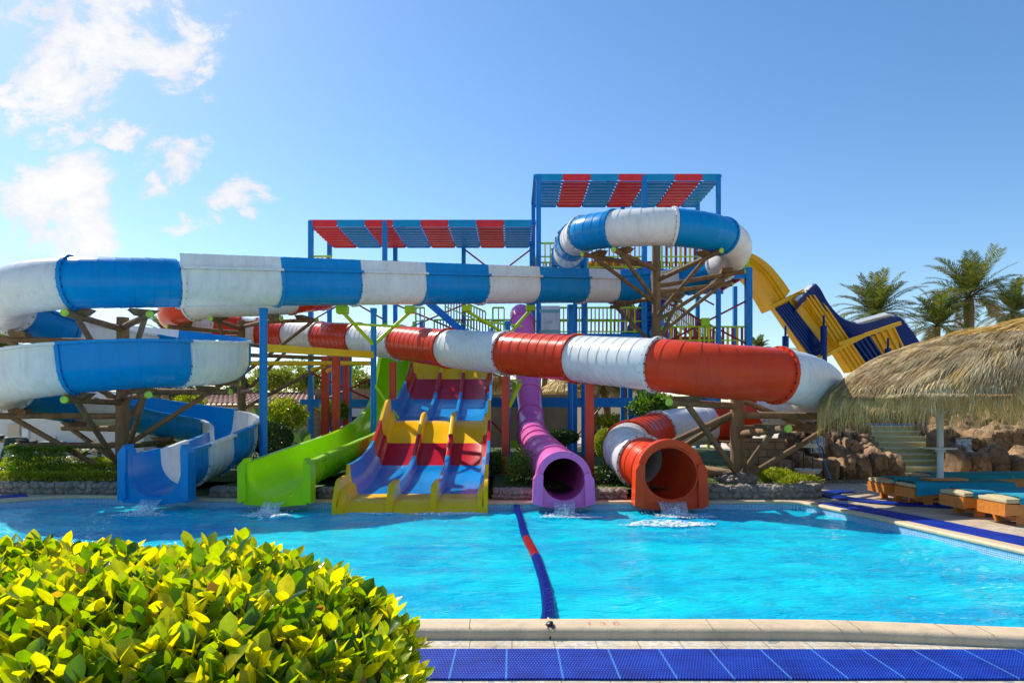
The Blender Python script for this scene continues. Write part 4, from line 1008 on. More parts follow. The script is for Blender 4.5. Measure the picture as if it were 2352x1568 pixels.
# side view profile (distance along, height) laid out in a slanted vertical plane; seen from below and the side
def W(u, y, Y): return P(u, y, Y)
nearL = [(1655, 575, 35.0), (1690, 572, 35.4), (1730, 583, 35.8), (1765, 606, 36.2), (1795, 640, 36.6), (1815, 668, 36.9)]
lower = [(1655, 592, 35.0), (1690, 592, 35.4), (1724, 612, 35.8), (1752, 640, 36.2), (1772, 672, 36.6), (1790, 704, 36.9)]
mb = MB(); rows = []
A1 = catmull([P(*p) for p in nearL], 6); A2 = catmull([P(*p) for p in lower], 6); rows = []
for p, q in zip(A1, A2):
    dv = Vector((.0, 2.6, 0)); n1 = (q-p)
    row = [p, p+n1*.28]
    for k in range(1, 7): row.append(p + n1*(.28+.72*k/6) + Vector((-.04, -.06, 0))*(1 if k % 2 else -1))
    row += [q+dv, p+dv]
    rows.append(row)
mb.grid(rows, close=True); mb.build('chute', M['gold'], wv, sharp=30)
# broad wave panels: near rail curve and far rail curve
top = [P(1832, 690, 37.0), P(1850, 668, 37.0), P(1868, 652, 37.2), P(1880, 660, 37.4), P(1900, 695, 37.7), P(1930, 728, 38.0), P(1965, 742, 38.3), P(2000, 738, 38.6), P(2040, 728, 38.9), P(2062, 726, 39.1), P(2080, 745, 39.3), P(2102, 775, 39.6), P(2124, 806, 39.9), P(2150, 850, 40.2)]
cc = catmull(top, 6); mb = MB(); rows = []
for i, p in enumerate(cc):
    t = (cc[min(i+1, len(cc)-1)]-cc[max(i-1, 0)]).normalized(); nn = Vector((-t.z, 0, t.x))
    w = min(1, max(0, (i-6)/8)); dn = Vector((-.28, .0, -.62))*1.0
    k_ = 1 + 1.0*(i/len(cc))**2
    rows.append([p+Vector((.25, .5, .12)), p+Vector((.3, .6, .05)), p+Vector((-.15*k_, .5, -.75*k_)), p+Vector((-.28*k_, -.02, -.80*k_)), p+Vector((-.05, -.3, -.1))])
mb.grid(rows, close=True); mb.build('side_wall', M['navy'], wv, sharp=40)
def slab(pts, depth, m, name, ribs=0, rm=None):
    """flat ribbed panel seen from underneath, a closed slab"""
    v = [Vector(p) for p in pts]; nrm = (v[1]-v[0]).cross(v[3]-v[0]).normalized()
    if nrm.y < 0: nrm = -nrm
    mb = MB(); w = [p + nrm*depth for p in v]
    mb.add(v+w, [(0,1,2,3), (7,6,5,4), (0,4,5,1), (1,5,6,2), (2,6,7,3), (3,7,4,0)])
    for k in range(ribs):
        t = (k+.5)/ribs; a = v[0].lerp(v[1], t) - nrm*.05; b = v[3].lerp(v[2], t) - nrm*.05; mb.bar(a, b, .10, .10, mi=1)
    return mb.build(name, [M[m], M[rm or m]], wv, smooth=False)
def quad(a, b, c, d, Ya, Yb): return [P(*a, Ya), P(*b, Ya+.35), P(*c, Yb+.35), P(*d, Yb)]
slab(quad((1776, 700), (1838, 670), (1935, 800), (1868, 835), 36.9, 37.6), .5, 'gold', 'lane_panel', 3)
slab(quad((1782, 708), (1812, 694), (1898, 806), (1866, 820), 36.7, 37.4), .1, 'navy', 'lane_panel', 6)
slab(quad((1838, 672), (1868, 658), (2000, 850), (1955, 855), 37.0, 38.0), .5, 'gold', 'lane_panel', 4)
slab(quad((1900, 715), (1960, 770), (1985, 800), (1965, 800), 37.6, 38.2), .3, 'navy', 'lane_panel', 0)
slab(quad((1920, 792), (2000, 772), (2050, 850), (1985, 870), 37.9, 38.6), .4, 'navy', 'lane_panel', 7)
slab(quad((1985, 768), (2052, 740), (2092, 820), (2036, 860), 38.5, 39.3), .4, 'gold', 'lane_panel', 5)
slab(quad((1968, 742), (2040, 722), (2062, 728), (1985, 772), 38.2, 38.9), .3, 'white', 'deck_panel', 0)
slab(quad((1832, 690), (1866, 655), (1874, 660), (1842, 700), 36.8, 37.1), .25, 'white', 'deck_panel', 0)
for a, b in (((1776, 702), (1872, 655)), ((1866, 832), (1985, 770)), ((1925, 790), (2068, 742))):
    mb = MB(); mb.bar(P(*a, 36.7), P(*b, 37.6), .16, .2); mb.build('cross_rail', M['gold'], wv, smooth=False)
for u, yt, Y in ((1804, 772, 36.4), (1892, 748, 36.9), (2040, 800, 37.6)):
    mb = MB(); x = PX(u, Y); mb.cyl((x, Y, 0), (x, Y, PZ(yt, Y)), .17, n=14); mb.cyl((x, Y, PZ(yt, Y)), (x, Y, PZ(yt-24, Y)), .06, n=10); mb.build('column', M['navy'], wv)
# ------------------------------------------------------------------ vegetation
def rdir():
    while True:
        v = Vector((random.uniform(-1, 1), random.uniform(-1, 1), random.uniform(-1, 1)))
        if .05 < v.length < 1: return v.normalized()
def leaf(mb, p, d, nrm, L, W, fold=.0, mi=0):
    sd = d.cross(nrm)
    if sd.length < 1e-4: sd = d.orthogonal()
    sd.normalize(); n2 = sd.cross(d)
    a = p; t = p + d*L; m = p + d*L*.45 + n2*L*fold
    mb.add([a, m + sd*W/2, t, m - sd*W/2], [(0, 1, 2, 3)], mi)
def clump(mb, c, r, n, L, W=None, up=.35, inner=.55, mi=0, flat=0.0, lump=.25):
    c = Vector(c); W = W or L*.5; o = Vector((random.random()*99, 0, 0))
    for _ in range(n):
        d = rdir(); k = inner + (1-inner)*random.random()**.5
        k *= 1 + lump*noise.noise(d*2.2 + o)
        p = c + Vector((d.x*r[0], d.y*r[1], d.z*r[2]))*k
        dd = (d*.7 + rdir()*.9 + Vector((0, 0, up))).normalized()
        leaf(mb, p, dd, (d + rdir()*.7).normalized(), L*random.uniform(.7, 1.25), W*random.uniform(.7, 1.2), .12, mi)
def boxclump(mb, x0, x1, y0, y1, z0, z1, n, L, rnd=.12):
    """clipped hedge: leaves over the faces of a rounded box with some inside"""
    for _ in range(n):
        x = random.uniform(x0, x1); y = random.uniform(y0, y1); z = random.uniform(z0, z1); q = random.random()
        if q < .5: z = z1 - abs(random.gauss(0, .03)) + .05*noise.noise(Vector((x*3, y*3, 0)))
        elif q < .85: y = y0 + abs(random.gauss(0, .04))
        d = (rdir() + Vector((0, -.3, .6))).normalized(); leaf(mb, Vector((x, y, z)), d, rdir(), L*random.uniform(.7, 1.3), L*.5, .1)
def shrub(name, c, r, n, L, m, label, cat='shrub', group=None, stem=True, zb=.2, **k):
    o = thing(name, label, cat, (c[0], c[1], zb), group); mb = MB(); clump(mb, c, r, n, L, **k); mb.build('foliage', M[m], o, smooth=False)
    if stem:
        mb = MB()
        for i in range(5):
            q = i*1.3; e = Vector((c[0]+r[0]*.55*math.cos(q), c[1]+r[1]*.55*math.sin(q), c[2]+r[2]*.2)); mb.tube([Vector((c[0]+.05*math.cos(q), c[1], zb-.05)), Vector((c[0]+r[0]*.2*math.cos(q), c[1]+r[1]*.2*math.sin(q), (zb+c[2])/2)), e], [.03, .022, .01], 6)
        mb.build('stem', M['twig'], o)
    return o
def PU(u, y, Y): p = P(u, y, Y); return (p.x, p.y, p.z)
def hedge(x0, x1, y0, y1, z0, z1, n, L, m, label):
    o = thing('hedge', label, 'hedge', ((x0+x1)/2, (y0+y1)/2, z0), 'clipped hedges'); mb = MB(); boxclump(mb, x0, x1, y0, y1, z0, z1, n, L); mb.build('foliage', M[m], o, smooth=False)
    mb = MB(); 
    mb.bar((x0+.1, (y0+y1)/2, z0), (x1-.1, (y0+y1)/2, z0), .03, .03)
    for i in range(int((x1-x0)/.25)): mb.cyl((x0+.15+i*.25, (y0+y1)/2, z0-.05), (x0+.15+i*.25+.05, (y0+y1)/2, z1-.08), .014, n=5)
    mb.build('stem', M['twig'], o)
def frond(mb, base, az, el, L, droop, nl=30, ll=.45, w=.045, wind=None, mi=0, mr=0):
    d0 = Vector((math.cos(az)*math.cos(el), math.sin(az)*math.cos(el), math.sin(el))); pts = []; p = Vector(base); d = d0.copy(); st = L/12
    for i in range(13):
        pts.append(p.copy()); p = p + d*st; d = d + Vector((0, 0, -droop*(.4+i/10)))*.12
        if wind is not None: d += wind*.05*(i/12)
        d.normalize()
    mb.tube(pts, [.028*(1-i/15) for i in range(13)], 5, mi=mr)
    for k in range(nl):
        t = .14 + .86*k/nl; f_ = t*12; i = min(11, int(f_)); q = pts[i].lerp(pts[i+1], f_-i); tn = (pts[i+1]-pts[i]).normalized()
        sd = tn.cross(Vector((0, 0, 1))); sd = sd.normalized() if sd.length > .01 else Vector((1, 0, 0)); u = sd.cross(tn)
        Lk = ll*(.55+.9*math.sin(math.pi*min(1, t*.92+.06)))*random.uniform(.85, 1.1)
        for s in (-1, 1):
            dd = (sd*s*.75 + tn*.75 + u*.22 + rdir()*.10 + Vector((0, 0, -.12))).normalized()
            a = q; m_ = q + dd*Lk*.5; e = q + dd*Lk + Vector((0, 0, -Lk*.12)); n2 = dd.cross(u).normalized()*w*.5
            mb.add([a-n2*.5, m_-n2, e, m_+n2, a+n2*.5], [(0, 1, 2, 3, 4)], mi)
def palm(u, ycrown, Y, Lf, label, nf=34, trunk=True, seed=1, wind=None, dry=0, zb=0, ll=.45, rt=.2, nl=30):
    random.seed(seed); x = PX(u, Y); z = PZ(ycrown, Y); o = thing('palm_tree', label, 'palm tree', (x, Y, zb), 'date palms in the background'); nf = int(nf*1.2); Lf *= 1.08
    mb = MB()
    if trunk:
        pts = [Vector((x+.12*math.sin(i*.5+seed), Y, zb-.1+(z-zb+.1)*i/12)) for i in range(13)]; mb.tube(pts, [rt*(1.15-.02*i)*(1+.10*((i % 2)-.5)) for i in range(13)], 12); top = pts[-1]
    else: top = Vector((x, Y, z)); mb.cyl((x, Y, zb-.1), (x, Y, z), rt*1.3, rt, 12)
    mb.build('trunk', M['trunk'], o)
    mb = MB(); md = MB()
    for i in range(nf):
        az = i*2.39996 + random.uniform(-.2, .2); q = i/nf; el = 1.35 - 1.75*q + random.uniform(-.1, .1)
        dr = dry and i > nf*(1-dry)
        frond(md if dr else mb, top + Vector((0, 0, .1)), az, el, Lf*random.uniform(.85, 1.08), .55 + .5*q, nl, ll, .055, wind)
    mb.build('crown', M['frond'], o, smooth=False)
    if md.v: md.build('dry_crown', M['fronddry'], o, smooth=False)
    return o
def tree(u, ytop, ybot, Y, wpx, n, L, m, label, lobes=7, seed=1, zb=0.0, trunk_r=.16, weep=0.0):
    random.seed(seed); zt = PZ(ytop, Y); zl = PZ(ybot, Y); x = PX(u, Y); w = wpx/F*Y/2; o = thing('tree', label, 'tree', (x, Y, zb), 'garden trees behind the slides')
    mb = MB(); tw_ = MB(); H_ = zt-zl; c0 = Vector((x, Y, zl*.5+zt*.5))
    tw_.tube([(x, Y, zb-.1), (x+.1, Y, (zb+zl)/2), (x-.05, Y, zl+H_*.25)], [trunk_r, trunk_r*.8, trunk_r*.6], 9)
    for i in range(lobes):
        a = i*2.4; rr = random.uniform(.3, .62); c = Vector((x + w*rr*math.cos(a), Y + w*.7*rr*math.sin(a), zl + H_*(.25+.55*random.random())))
        s = random.uniform(.38, .55); clump(mb, c, (w*s, w*s, H_*s*.72), n//lobes, L, L*.36 if weep else None, up=.3-weep, inner=.25, lump=.5)
        tw_.tube([(x-.05, Y, zl+H_*.1), c0.lerp(c, .5)-Vector((0, 0, H_*.12)), c], [trunk_r*.5, trunk_r*.3, trunk_r*.12], 6)
    tw_.build('trunk', M['twig'], o); mb.build('crown', M[m], o, smooth=False); return o

# planted beds: lawn, stone walls, grass tufts
LZ = .2
lawn_front = [(-14.5, 14.98), (-9.2, 14.98), (-7.75, 14.75), (-7.72, 15.6), (-6.3, 15.6), (-6.28, 14.45), (-5.45, 14.3), (-5.4, 16.9), (-.45, 16.9), (-.40, 14.05), (0, 14.0), (2.4, 14.05), (3.6, 14.1), (6.0, 14.25), (6.45, 14.45), (6.55, 14.9)]
sheet('lawn', [lawn_front + [(6.7, 16.2), (7.4, 18), (9.5, 27.5), (9.5, 33), (-14.5, 33)]], LZ, M['lawn'])
sheet('soil', [[(-5.42, 14.02), (-.42, 13.95), (-.42, 17), (-5.42, 17)]], .006, M['lawn']); sheet('soil', [[(-7.74, 14.6), (-6.3, 14.5), (-6.3, 15.7), (-7.74, 15.7)]], .006, M['lawn'])
def stone_wall(pts, z0, z1, label, seed, th=.3, rnd=.07):
    random.seed(seed); c = catmull([(a, b, 0) for a, b in pts], 6); o = thing('stone_wall', label, 'wall', (c[0].x, c[0].y, z0), 'low rubble walls around the planted beds')
    mb = MB(); S_ = 0; rows = []
    for i, p in enumerate(c):
        t = (c[min(i+1, len(c)-1)]-c[max(i-1, 0)]).normalized(); nn = Vector((-t.y, t.x, 0))
        rows.append([p + Vector((0, 0, z0-.05)), p + Vector((0, 0, z1-.02)), p + nn*th + Vector((0, 0, z1-.02)), p + nn*th + Vector((0, 0, z0-.05))])
    mb.grid(rows)
    nlay = max(2, int((z1-z0)/(rnd*1.35)))
    for i in range(len(c)-1):
        L_ = (c[i+1]-c[i]).length; t = (c[i+1]-c[i]).normalized(); nn = Vector((-t.y, t.x, 0))
        for lay in range(nlay):
            s = random.uniform(0, rnd)
            while s < L_:
                r_ = rnd*random.uniform(.75, 1.3); p = c[i] + t*s + nn*random.uniform(.0, .03) + Vector((0, 0, z0 + (lay+.5+random.uniform(-.18, .18))*(z1-z0)/nlay))
                mb.ball(p, (r_*random.uniform(.9, 1.3), .075, r_*.85), 8, 6, mi=1, jit=.45, rz=math.atan2(t.y, t.x)); s += r_*1.85
        for k in range(3):
            p = c[i] + t*random.uniform(0, L_) + nn*random.uniform(.04, th); mb.ball(p + Vector((0, 0, z1-.03)), (rnd*1.25, rnd*1.1, .05), 8, 5, mi=1, jit=.4)
    return mb.build('stone', [M['mortar'], M['stone']], o)
stone_wall([(-13.8, 14.9), (-12, 14.92), (-10.5, 14.9), (-9.2, 14.85), (-8.0, 14.62), (-7.4, 14.5)], 0, .24, 'low grey rubble wall in front of the left hedges, left of the blue mouth', 3)
stone_wall([(-6.35, 14.32), (-5.9, 14.24), (-5.5, 14.18), (-5.36, 14.16)], 0, .2, 'short shaded rubble wall between the blue mouth and the lime green mouth', 4)
stone_wall([(-.38, 13.9), (-.1, 13.88), (.2, 13.87), (.48, 13.86)], 0, .2, 'cobble wall between the three lane slide and the purple mouth', 5, rnd=.055)
stone_wall([(1.52, 13.88), (1.8, 13.9), (2.1, 13.92), (2.32, 13.94)], 0, .2, 'cobble wall between the purple mouth and the orange red mouth', 15, rnd=.055)
stone_wall([(-3.98, 14.05), (-3.85, 14.04), (-3.7, 14.03), (-3.58, 14.03)], 0, .2, 'short dark rubble wall between the lime green mouth and the three lane slide', 16)
stone_wall([(3.55, 13.92), (4.6, 13.98), (5.6, 14.0), (6.2, 14.1), (6.5, 14.4), (6.58, 14.9), (6.45, 15.6)], 0, .27, 'curved rubble wall of the bed right of the orange red mouth', 6)
random.seed(31); mb = MB()
for _ in range(9000):
    x = random.uniform(-13, 6.3); y = 14.2 + (random.random()**1.6)*9
    if x < -7.5 and y < 15.12 or x > 2.3 and y < 14.5 or y < 14.25: continue
    if (-5.45 < x < -.35 and y < 17.4) or (-7.8 < x < -6.2 and y < 16): continue
    if noise.noise(Vector((x*.7, y*.7, 4))) < -.12 and x > -7 and x < 3: continue
    d = (rdir()*.5 + Vector((0, 0, 1))).normalized(); leaf(mb, Vector((x, y, LZ-.01)), d, rdir(), random.uniform(.04, .10), .014, .1)
tag(mb.build('grass', M['grassblade'], smooth=False), 'short green grass growing in the beds behind the pool', 'grass', kind='stuff')

random.seed(12)
G = 'garden shrubs'
hedge(-12.6, -8.3, 15.25, 15.7, .2, .42, 5200, .055, 'leafgold', 'front row of clipped green hedge behind the left rubble wall')
hedge(-14, -8.9, 16.5, 17.1, .2, .52, 5600, .06, 'leafgold', 'second clipped hedge row, just behind the front hedge row')
hedge(-14.6, -11.0, 19.2, 19.9, .2, .48, 3600, .065, 'leafgold', 'bright yellow green hedge row near the white house, third from the pool')
hedge(-14.6, -10.4, 17.9, 18.4, .2, .42, 3200, .06, 'leaf', 'thin hedge row between the second row and the yellow green row')
hedge(-11.9, -10.5, 16.0, 16.4, .25, .95, 9000, .05, 'leaf', 'tall square dark clipped hedge block by the bending person')
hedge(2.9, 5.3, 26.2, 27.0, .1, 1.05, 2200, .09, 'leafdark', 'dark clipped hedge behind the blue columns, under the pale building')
shrub('shrub', PU(150, 1059, 18.6), (.3, .3, .12), 500, .05, 'flower', 'low shrub covered in white flowers among the left hedges', group=G)
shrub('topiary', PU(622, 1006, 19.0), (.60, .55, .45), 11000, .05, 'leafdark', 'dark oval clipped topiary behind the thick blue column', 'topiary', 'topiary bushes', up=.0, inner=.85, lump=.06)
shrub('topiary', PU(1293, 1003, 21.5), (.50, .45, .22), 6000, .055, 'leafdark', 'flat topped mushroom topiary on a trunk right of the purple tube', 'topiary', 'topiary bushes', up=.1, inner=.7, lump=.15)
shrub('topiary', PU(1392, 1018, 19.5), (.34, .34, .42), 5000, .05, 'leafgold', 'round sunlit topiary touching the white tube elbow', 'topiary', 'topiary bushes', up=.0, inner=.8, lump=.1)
shrub('shrub', PU(580, 1050, 19.6), (.40, .35, .30), 900, .07, 'leafgold', 'yellow green shrub left of the thick blue column', group=G)
shrub('shrub', PU(655, 952, 22.5), (.72, .6, .50), 2000, .12, 'leafgold', 'loose yellow green shrub before the tiled house, above the oval topiary', group=G, lump=.5, inner=.3)
shrub('shrub', PU(768, 943, 24.2), (.52, .45, .40), 1500, .10, 'leaf', 'round leafy shrub among the red columns', group=G, lump=.4, inner=.3)
shrub('shrub', PU(436, 928, 27.0), (.58, .5, .45), 1500, .12, 'leafgold', 'round bright shrub in front of the tiled roof', group=G, lump=.4, inner=.3)
shrub('shrub', PU(1198, 1080, 15.1), (.34, .3, .50), 1700, .07, 'leaf', 'upright glossy shrub against the left side of the purple mouth', group=G, lump=.5, inner=.3)
shrub('shrub', PU(1390, 1098, 15.0), (.30, .3, .30), 1000, .065, 'leafdark', 'small dark shrub between the purple and orange mouths', group=G, lump=.5, inner=.3)
shrub('shrub', PU(1138, 1068, 17.5), (.22, .3, .38), 700, .08, 'leaf', 'small shrub in the gap right of the three lane slide', group=G, lump=.5, inner=.3)
shrub('shrub', PU(1500, 935, 22.5), (.80, .6, .48), 2600, .12, 'leaf', 'large fresh green bush above the white tube elbow', group=G, lump=.5, inner=.3)
shrub('shrub', PU(1775, 1094, 15.9), (.52, .4, .20), 2600, .06, 'leafgold', 'low spreading shrub in the right bed beside the log post', group=G, lump=.4, inner=.3, zb=.25)
shrub('shrub', PU(1838, 1106, 15.1), (.42, .35, .16), 2000, .055, 'leafgold', 'low shrub at the rounded end of the right bed', group=G, lump=.4, inner=.3, zb=.25)
def paddle_plant(u, y, Y, n, L, label, m='paddle', seed=2, zb=.1):
    random.seed(seed); x = PX(u, Y); z = PZ(y, Y); o = thing('paddle_leaf_plant', label, 'plant', (x, Y, zb), 'big leaved garden plants')
    for i in range(n):
        az = i*2.4 + seed; mb = MB(); el = random.uniform(.75, 1.35); d = Vector((math.cos(az)*math.cos(el), math.sin(az)*math.cos(el)*.5, math.sin(el))).normalized()
        b = Vector((x + .15*math.cos(az), Y + .1*math.sin(az), zb)); k = (z-zb)*random.uniform(.75, 1.05); e = b + Vector((d.x*k*.45, d.y*k*.45, k*.6)); mb.tube([b, b.lerp(e, .5), e], [.025, .02, .012], 6)
        rows = []; sd = Vector((math.cos(i*1.9), math.sin(i*1.9)*.5, 0)).normalized()
        for j in range(9):
            t = j/8; p = e + Vector((d.x*L*t*.8, d.y*L*t*.8, L*t*(1-.25*t))); w = L*.17*math.sin(math.pi*min(1, t*.9+.08))**.7
            rows.append([p - sd*w + Vector((0, 0, .06*w)), p - Vector((0, 0, .02)), p + sd*w + Vector((0, 0, .06*w))])
        mb.grid(rows); mb.build('leaf', M[m], o)
paddle_plant(478, 950, 24.5, 6, .95, 'big upright paddle leaves before the tiled house, left of the brown log post', seed=2)
paddle_plant(636, 935, 23.5, 7, 1.0, 'tall paddle leaved plant rising behind the thick blue column', seed=5)
paddle_plant(700, 1010, 21.0, 5, .9, 'broad dark paddle leaves right of the oval topiary', seed=8)
random.seed(5)
o = thing('cycad', 'small spiky cycad palm in the left hedges behind the sloping log', 'plant', PU(186, 1052, 19.0), 'big leaved garden plants'); mb = MB()
for i in range(16): frond(mb, PU(186, 1048, 19.4), i*2.4, .75-.5*(i/16), .62, .6, 22, .14, .02)
mb.build('crown', M['frond'], o, smooth=False)
# background trees
tree(625, 842, 905, 44, 120, 3000, .26, 'leaffar', 'drooping olive green tree above the tiled roof', 8, 3, weep=.5)
tree(700, 832, 908, 48, 150, 3600, .28, 'leaffar', 'widest yellow green tree behind the red columns', 9, 4, weep=.35)
tree(790, 838, 905, 50, 110, 2400, .28, 'leaf', 'green tree behind the thin blue posts left of the lime slide', 7, 5, weep=.3)
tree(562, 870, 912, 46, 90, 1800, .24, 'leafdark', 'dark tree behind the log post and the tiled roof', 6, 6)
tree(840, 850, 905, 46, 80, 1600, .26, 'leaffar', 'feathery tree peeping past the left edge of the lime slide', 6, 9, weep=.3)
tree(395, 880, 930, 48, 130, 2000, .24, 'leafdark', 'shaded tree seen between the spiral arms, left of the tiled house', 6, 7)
tree(20, 905, 960, 38, 60, 900, .16, 'leafgold', 'yellow green tree at the far left edge by the white house', 5, 8)
tree(1400, 950, 985, 40, 110, 1600, .22, 'leafgold', 'low sunlit tree below the pale building', 6, 11)
wv_ = Vector((-1, .1, -.05))
palm(2008, 726, 46, 3.0, 'upright symmetrical palm behind the navy wave slide', 40, True, 3, None, 0, ll=.6, nl=40)
palm(2222, 688, 47, 3.3, 'windswept palm with a thick bare trunk, tallest of the palms on the right', 40, True, 9, Vector((-2.2, 0, -.2)), .1, ll=.62, rt=.34, nl=40)
palm(2150, 752, 46, 2.6, 'shorter palm leaning over the thatch, left of the thick trunk', 30, True, 14, Vector((-1, 0, -.6)), .1, ll=.55, nl=36)
palm(2325, 722, 48, 2.5, 'rightmost palm behind the thatched roof', 32, True, 21, Vector((-.6, 0, -.2)), .1, ll=.5, nl=36)
palm(1248, 858, 46, 2.4, 'dry straw coloured palm behind the brown wall', 30, True, 27, None, .7, ll=.5)
palm(1368, 868, 40, 2.0, 'palm with a rough brown trunk right of the red column', 28, True, 33, None, .4, ll=.45, rt=.26)
palm(1392, 872, 42, 2.0, 'palm with a slimmer pale trunk next to the rough one', 26, True, 37, None, .3, ll=.45, rt=.22)
palm(1432, 888, 41, 2.1, 'palm with drooping green fronds before the pale building', 30, True, 41, None, .3, ll=.45, rt=.22)
palm(1738, 806, 60, 1.3, 'small distant palm tip right of the tower', 22, True, 45, None, 0, ll=.4)
palm(12, 815, 40, 1.9, 'palm top showing under the spiral at the far left', 24, True, 47, None, 0, ll=.4)
palm(380, 770, 44, 1.8, 'palm tips behind the left end of the red tube loop', 24, True, 51, None, 0, ll=.4)
palm(1128, 860, 42, 1.9, 'dry palm behind the gap beside the three lane slide', 26, True, 55, None, .6, ll=.4)

# ------------------------------------------------------------------ buildings
def wall_box(mb, u0, u1, ytop, Y, depth, zb=0): 
    x0, x1 = PX(u0, Y), PX(u1, Y); z = PZ(ytop, Y); mb.box(((x0+x1)/2, Y+depth/2, (z+zb)/2), (x1-x0, depth, z-zb)); return x0, x1, z
h = thing('white_house', 'white plastered house with a gabled end behind the left hedges', 'house', (PX(120, 27), 27, 0), 'buildings beyond the park')
mb = MB(); x0, x1, z = wall_box(mb, -140, 330, 962, 26, 6); mb.build('wall', M['canvas_white'], h, smooth=False)
mb = MB(); xa, xb = PX(205, 25.7), PX(345, 25.7); zt, ze = PZ(922, 25.7), z; xm = PX(268, 25.7)
mb.add([(xa, 25.7, ze), (xb, 25.7, ze), (xm, 25.7, zt), (xa, 31, ze), (xb, 31, ze), (xm, 31, zt)], [(0, 1, 2), (3, 5, 4), (0, 2, 5, 3), (2, 1, 4, 5), (0, 3, 4, 1)]); mb.build('roof', M['canvas_white'], h, smooth=False)
for u0, u1, y0, y1, m in ((52, 66, 985, 1052, 'p_white'), (20, 46, 975, 1040, 'cream_wall'), (112, 128, 1002, 1050, 'p_white')):
    mb = MB(); mb.box(((PX(u0, 25.94)+PX(u1, 25.94))/2, 25.94, (PZ(y0, 25.94)+PZ(y1, 25.94))/2), (PX(u1, 25.94)-PX(u0, 25.94), .08, PZ(y0, 25.94)-PZ(y1, 25.94))); mb.build('pilaster', M[m], h, smooth=False)
ac = thing('air_conditioner', 'grey louvred air conditioner unit standing against the white house', 'air conditioner', (PX(118, 25), 25, 0)); mb = MB(); mb.box((PX(112, 25), 25.2, .45), (.72, .5, .62)); mb.build('case', M['greybox'], ac)
mb = MB()
for i in range(10): mb.box((PX(112, 25), 24.94, .2+i*.055), (.64, .02, .028))
mb.build('louvre', M['iron'], ac, smooth=False)
h = thing('tiled_house', 'low sandstone house with a brown tiled roof behind the shrubs', 'house', (PX(580, 36), 36, 0), 'buildings beyond the park')
mb = MB(); wall_box(mb, 405, 712, 929, 36, 6); mb.build('wall', M['block'], h, smooth=False)
xa, xb = PX(398, 35.6), PX(722, 35.6); ze, zr = PZ(930, 35.6), PZ(906, 38.2)
mb = MB(); rows = []; nn_ = int((xb-xa)/.07)
for j in range(10):
    t = j/9.0; rows.append([(xa+.5*t*(1 if True else 0)+(xb-xa-1.2*t)*i/nn_, 35.6+2.6*t, ze+(zr-ze)*t + .09*abs(math.sin(i*math.pi/4)) + (.06 if j % 2 else 0)) for i in range(nn_+1)])
mb.grid(rows); mb.box(((xa+xb)/2, 38.2, zr+.05), (xb-xa-1.4, .25, .16)); mb.grid([[(xa, 35.6, ze-.08), (xb, 35.6, ze-.08)], [(xa, 35.6, ze), (xb, 35.6, ze)]])
M['rooftile'] = mat('clay_roof_tile', (.24, .10, .065), .8, .35, 7, bump=.3); mb.build('roof', M['rooftile'], h)
mb = MB(); mb.box((PX(506, 35.9), 35.94, PZ(947, 35.9)), (.55, .12, .32)); w_ = mb.build('window_box', M['dark'], h, smooth=False)
mb = MB(); mb.box((PX(502, 35.8), 35.86, PZ(947, 35.8)), (.12, .03, .14)); mb.box((PX(510, 35.8), 35.86, PZ(947, 35.8)), (.12, .03, .14)); mb.build('pane', M['p_teal'], w_, smooth=False)
h = thing('brown_wall', 'long brown stucco wall behind the lower part of the tower', 'wall', (PX(1000, 38), 38, 0), 'buildings beyond the park')
mb = MB(); wall_box(mb, 700, 1030, 893, 38, 3); wall_box(mb, 1030, 1316, 906, 34.5, 3); mb.build('wall', M['brown_wall'], h, smooth=False)
mb = MB(); mb.box(((PX(806, 37.9)+PX(862, 37.9))/2, 37.95, PZ(985, 37.9)), (PX(862, 37.9)-PX(806, 37.9), .2, 1.3)); mb.build('opening', M['dark'], h, smooth=False)
mb = MB(); mb.box((PX(830, 37.8), 37.8, PZ(947, 37.8)), (1.9, .3, .45)); mb.build('sill', M['canvas_white'], h, smooth=False)
h = thing('pale_building', 'pale cream building with small windows behind the palm trunks', 'building', (PX(1420, 58), 58, 0), 'buildings beyond the park')
mb = MB(); wall_box(mb, 1325, 1500, 868, 58, 8); wall_box(mb, 1345, 1420, 850, 59, 6); mb.build('wall', M['cream_wall'], h, smooth=False)
for u, y in ((1356, 893), (1395, 900), (1440, 898), (1470, 898)):
    mb = MB(); mb.box(P(u, y, 57.97), (.5, .08, .8)); f_ = mb.build('window', M['canvas_white'], h, smooth=False); mb = MB(); mb.box(P(u, y, 57.92), (.36, .04, .66)); mb.build('pane', M['glass'], f_, smooth=False)
h = thing('far_building', 'long flat cream building on the horizon right of the tower', 'building', (PX(1780, 110), 110, 0), 'buildings beyond the park')
mb = MB(); wall_box(mb, 1722, 1850, 800, 110, 12); mb.build('wall', M['cream_wall'], h, smooth=False); mb = MB()
mb.box((PX(1786, 109.8), 109.8, PZ(803, 110)), (9.4, .5, .5)); mb.build('parapet', M['canvas_white'], h, smooth=False)

bo = thing('bollard', 'short dark bollard standing between the left hedges', 'bollard', (PX(228, 20), 20, .1)); mb = MB(); mb.cyl((PX(228, 20), 20, .1), (PX(228, 20), 20, .66), .065, .06, 14); mb.ball((PX(228, 20), 20, .66), (.065, .065, .05), 14, 7); mb.build('shaft', M['iron'], bo)
for a_, b_, lb in ((P(84, 1006, 20.5), P(107, 1064, 20.0), 'leaning bamboo stake by the square hedge block'), (P(218, 1008, 21), P(218, 1060, 21), 'upright bamboo stake left of the log post')):
    k_ = thing('garden_stake', lb, 'stake', b_, 'bamboo garden stakes'); mb = MB(); mb.cyl(a_, b_, .025, n=8); mb.build('cane', M['straw'], k_)
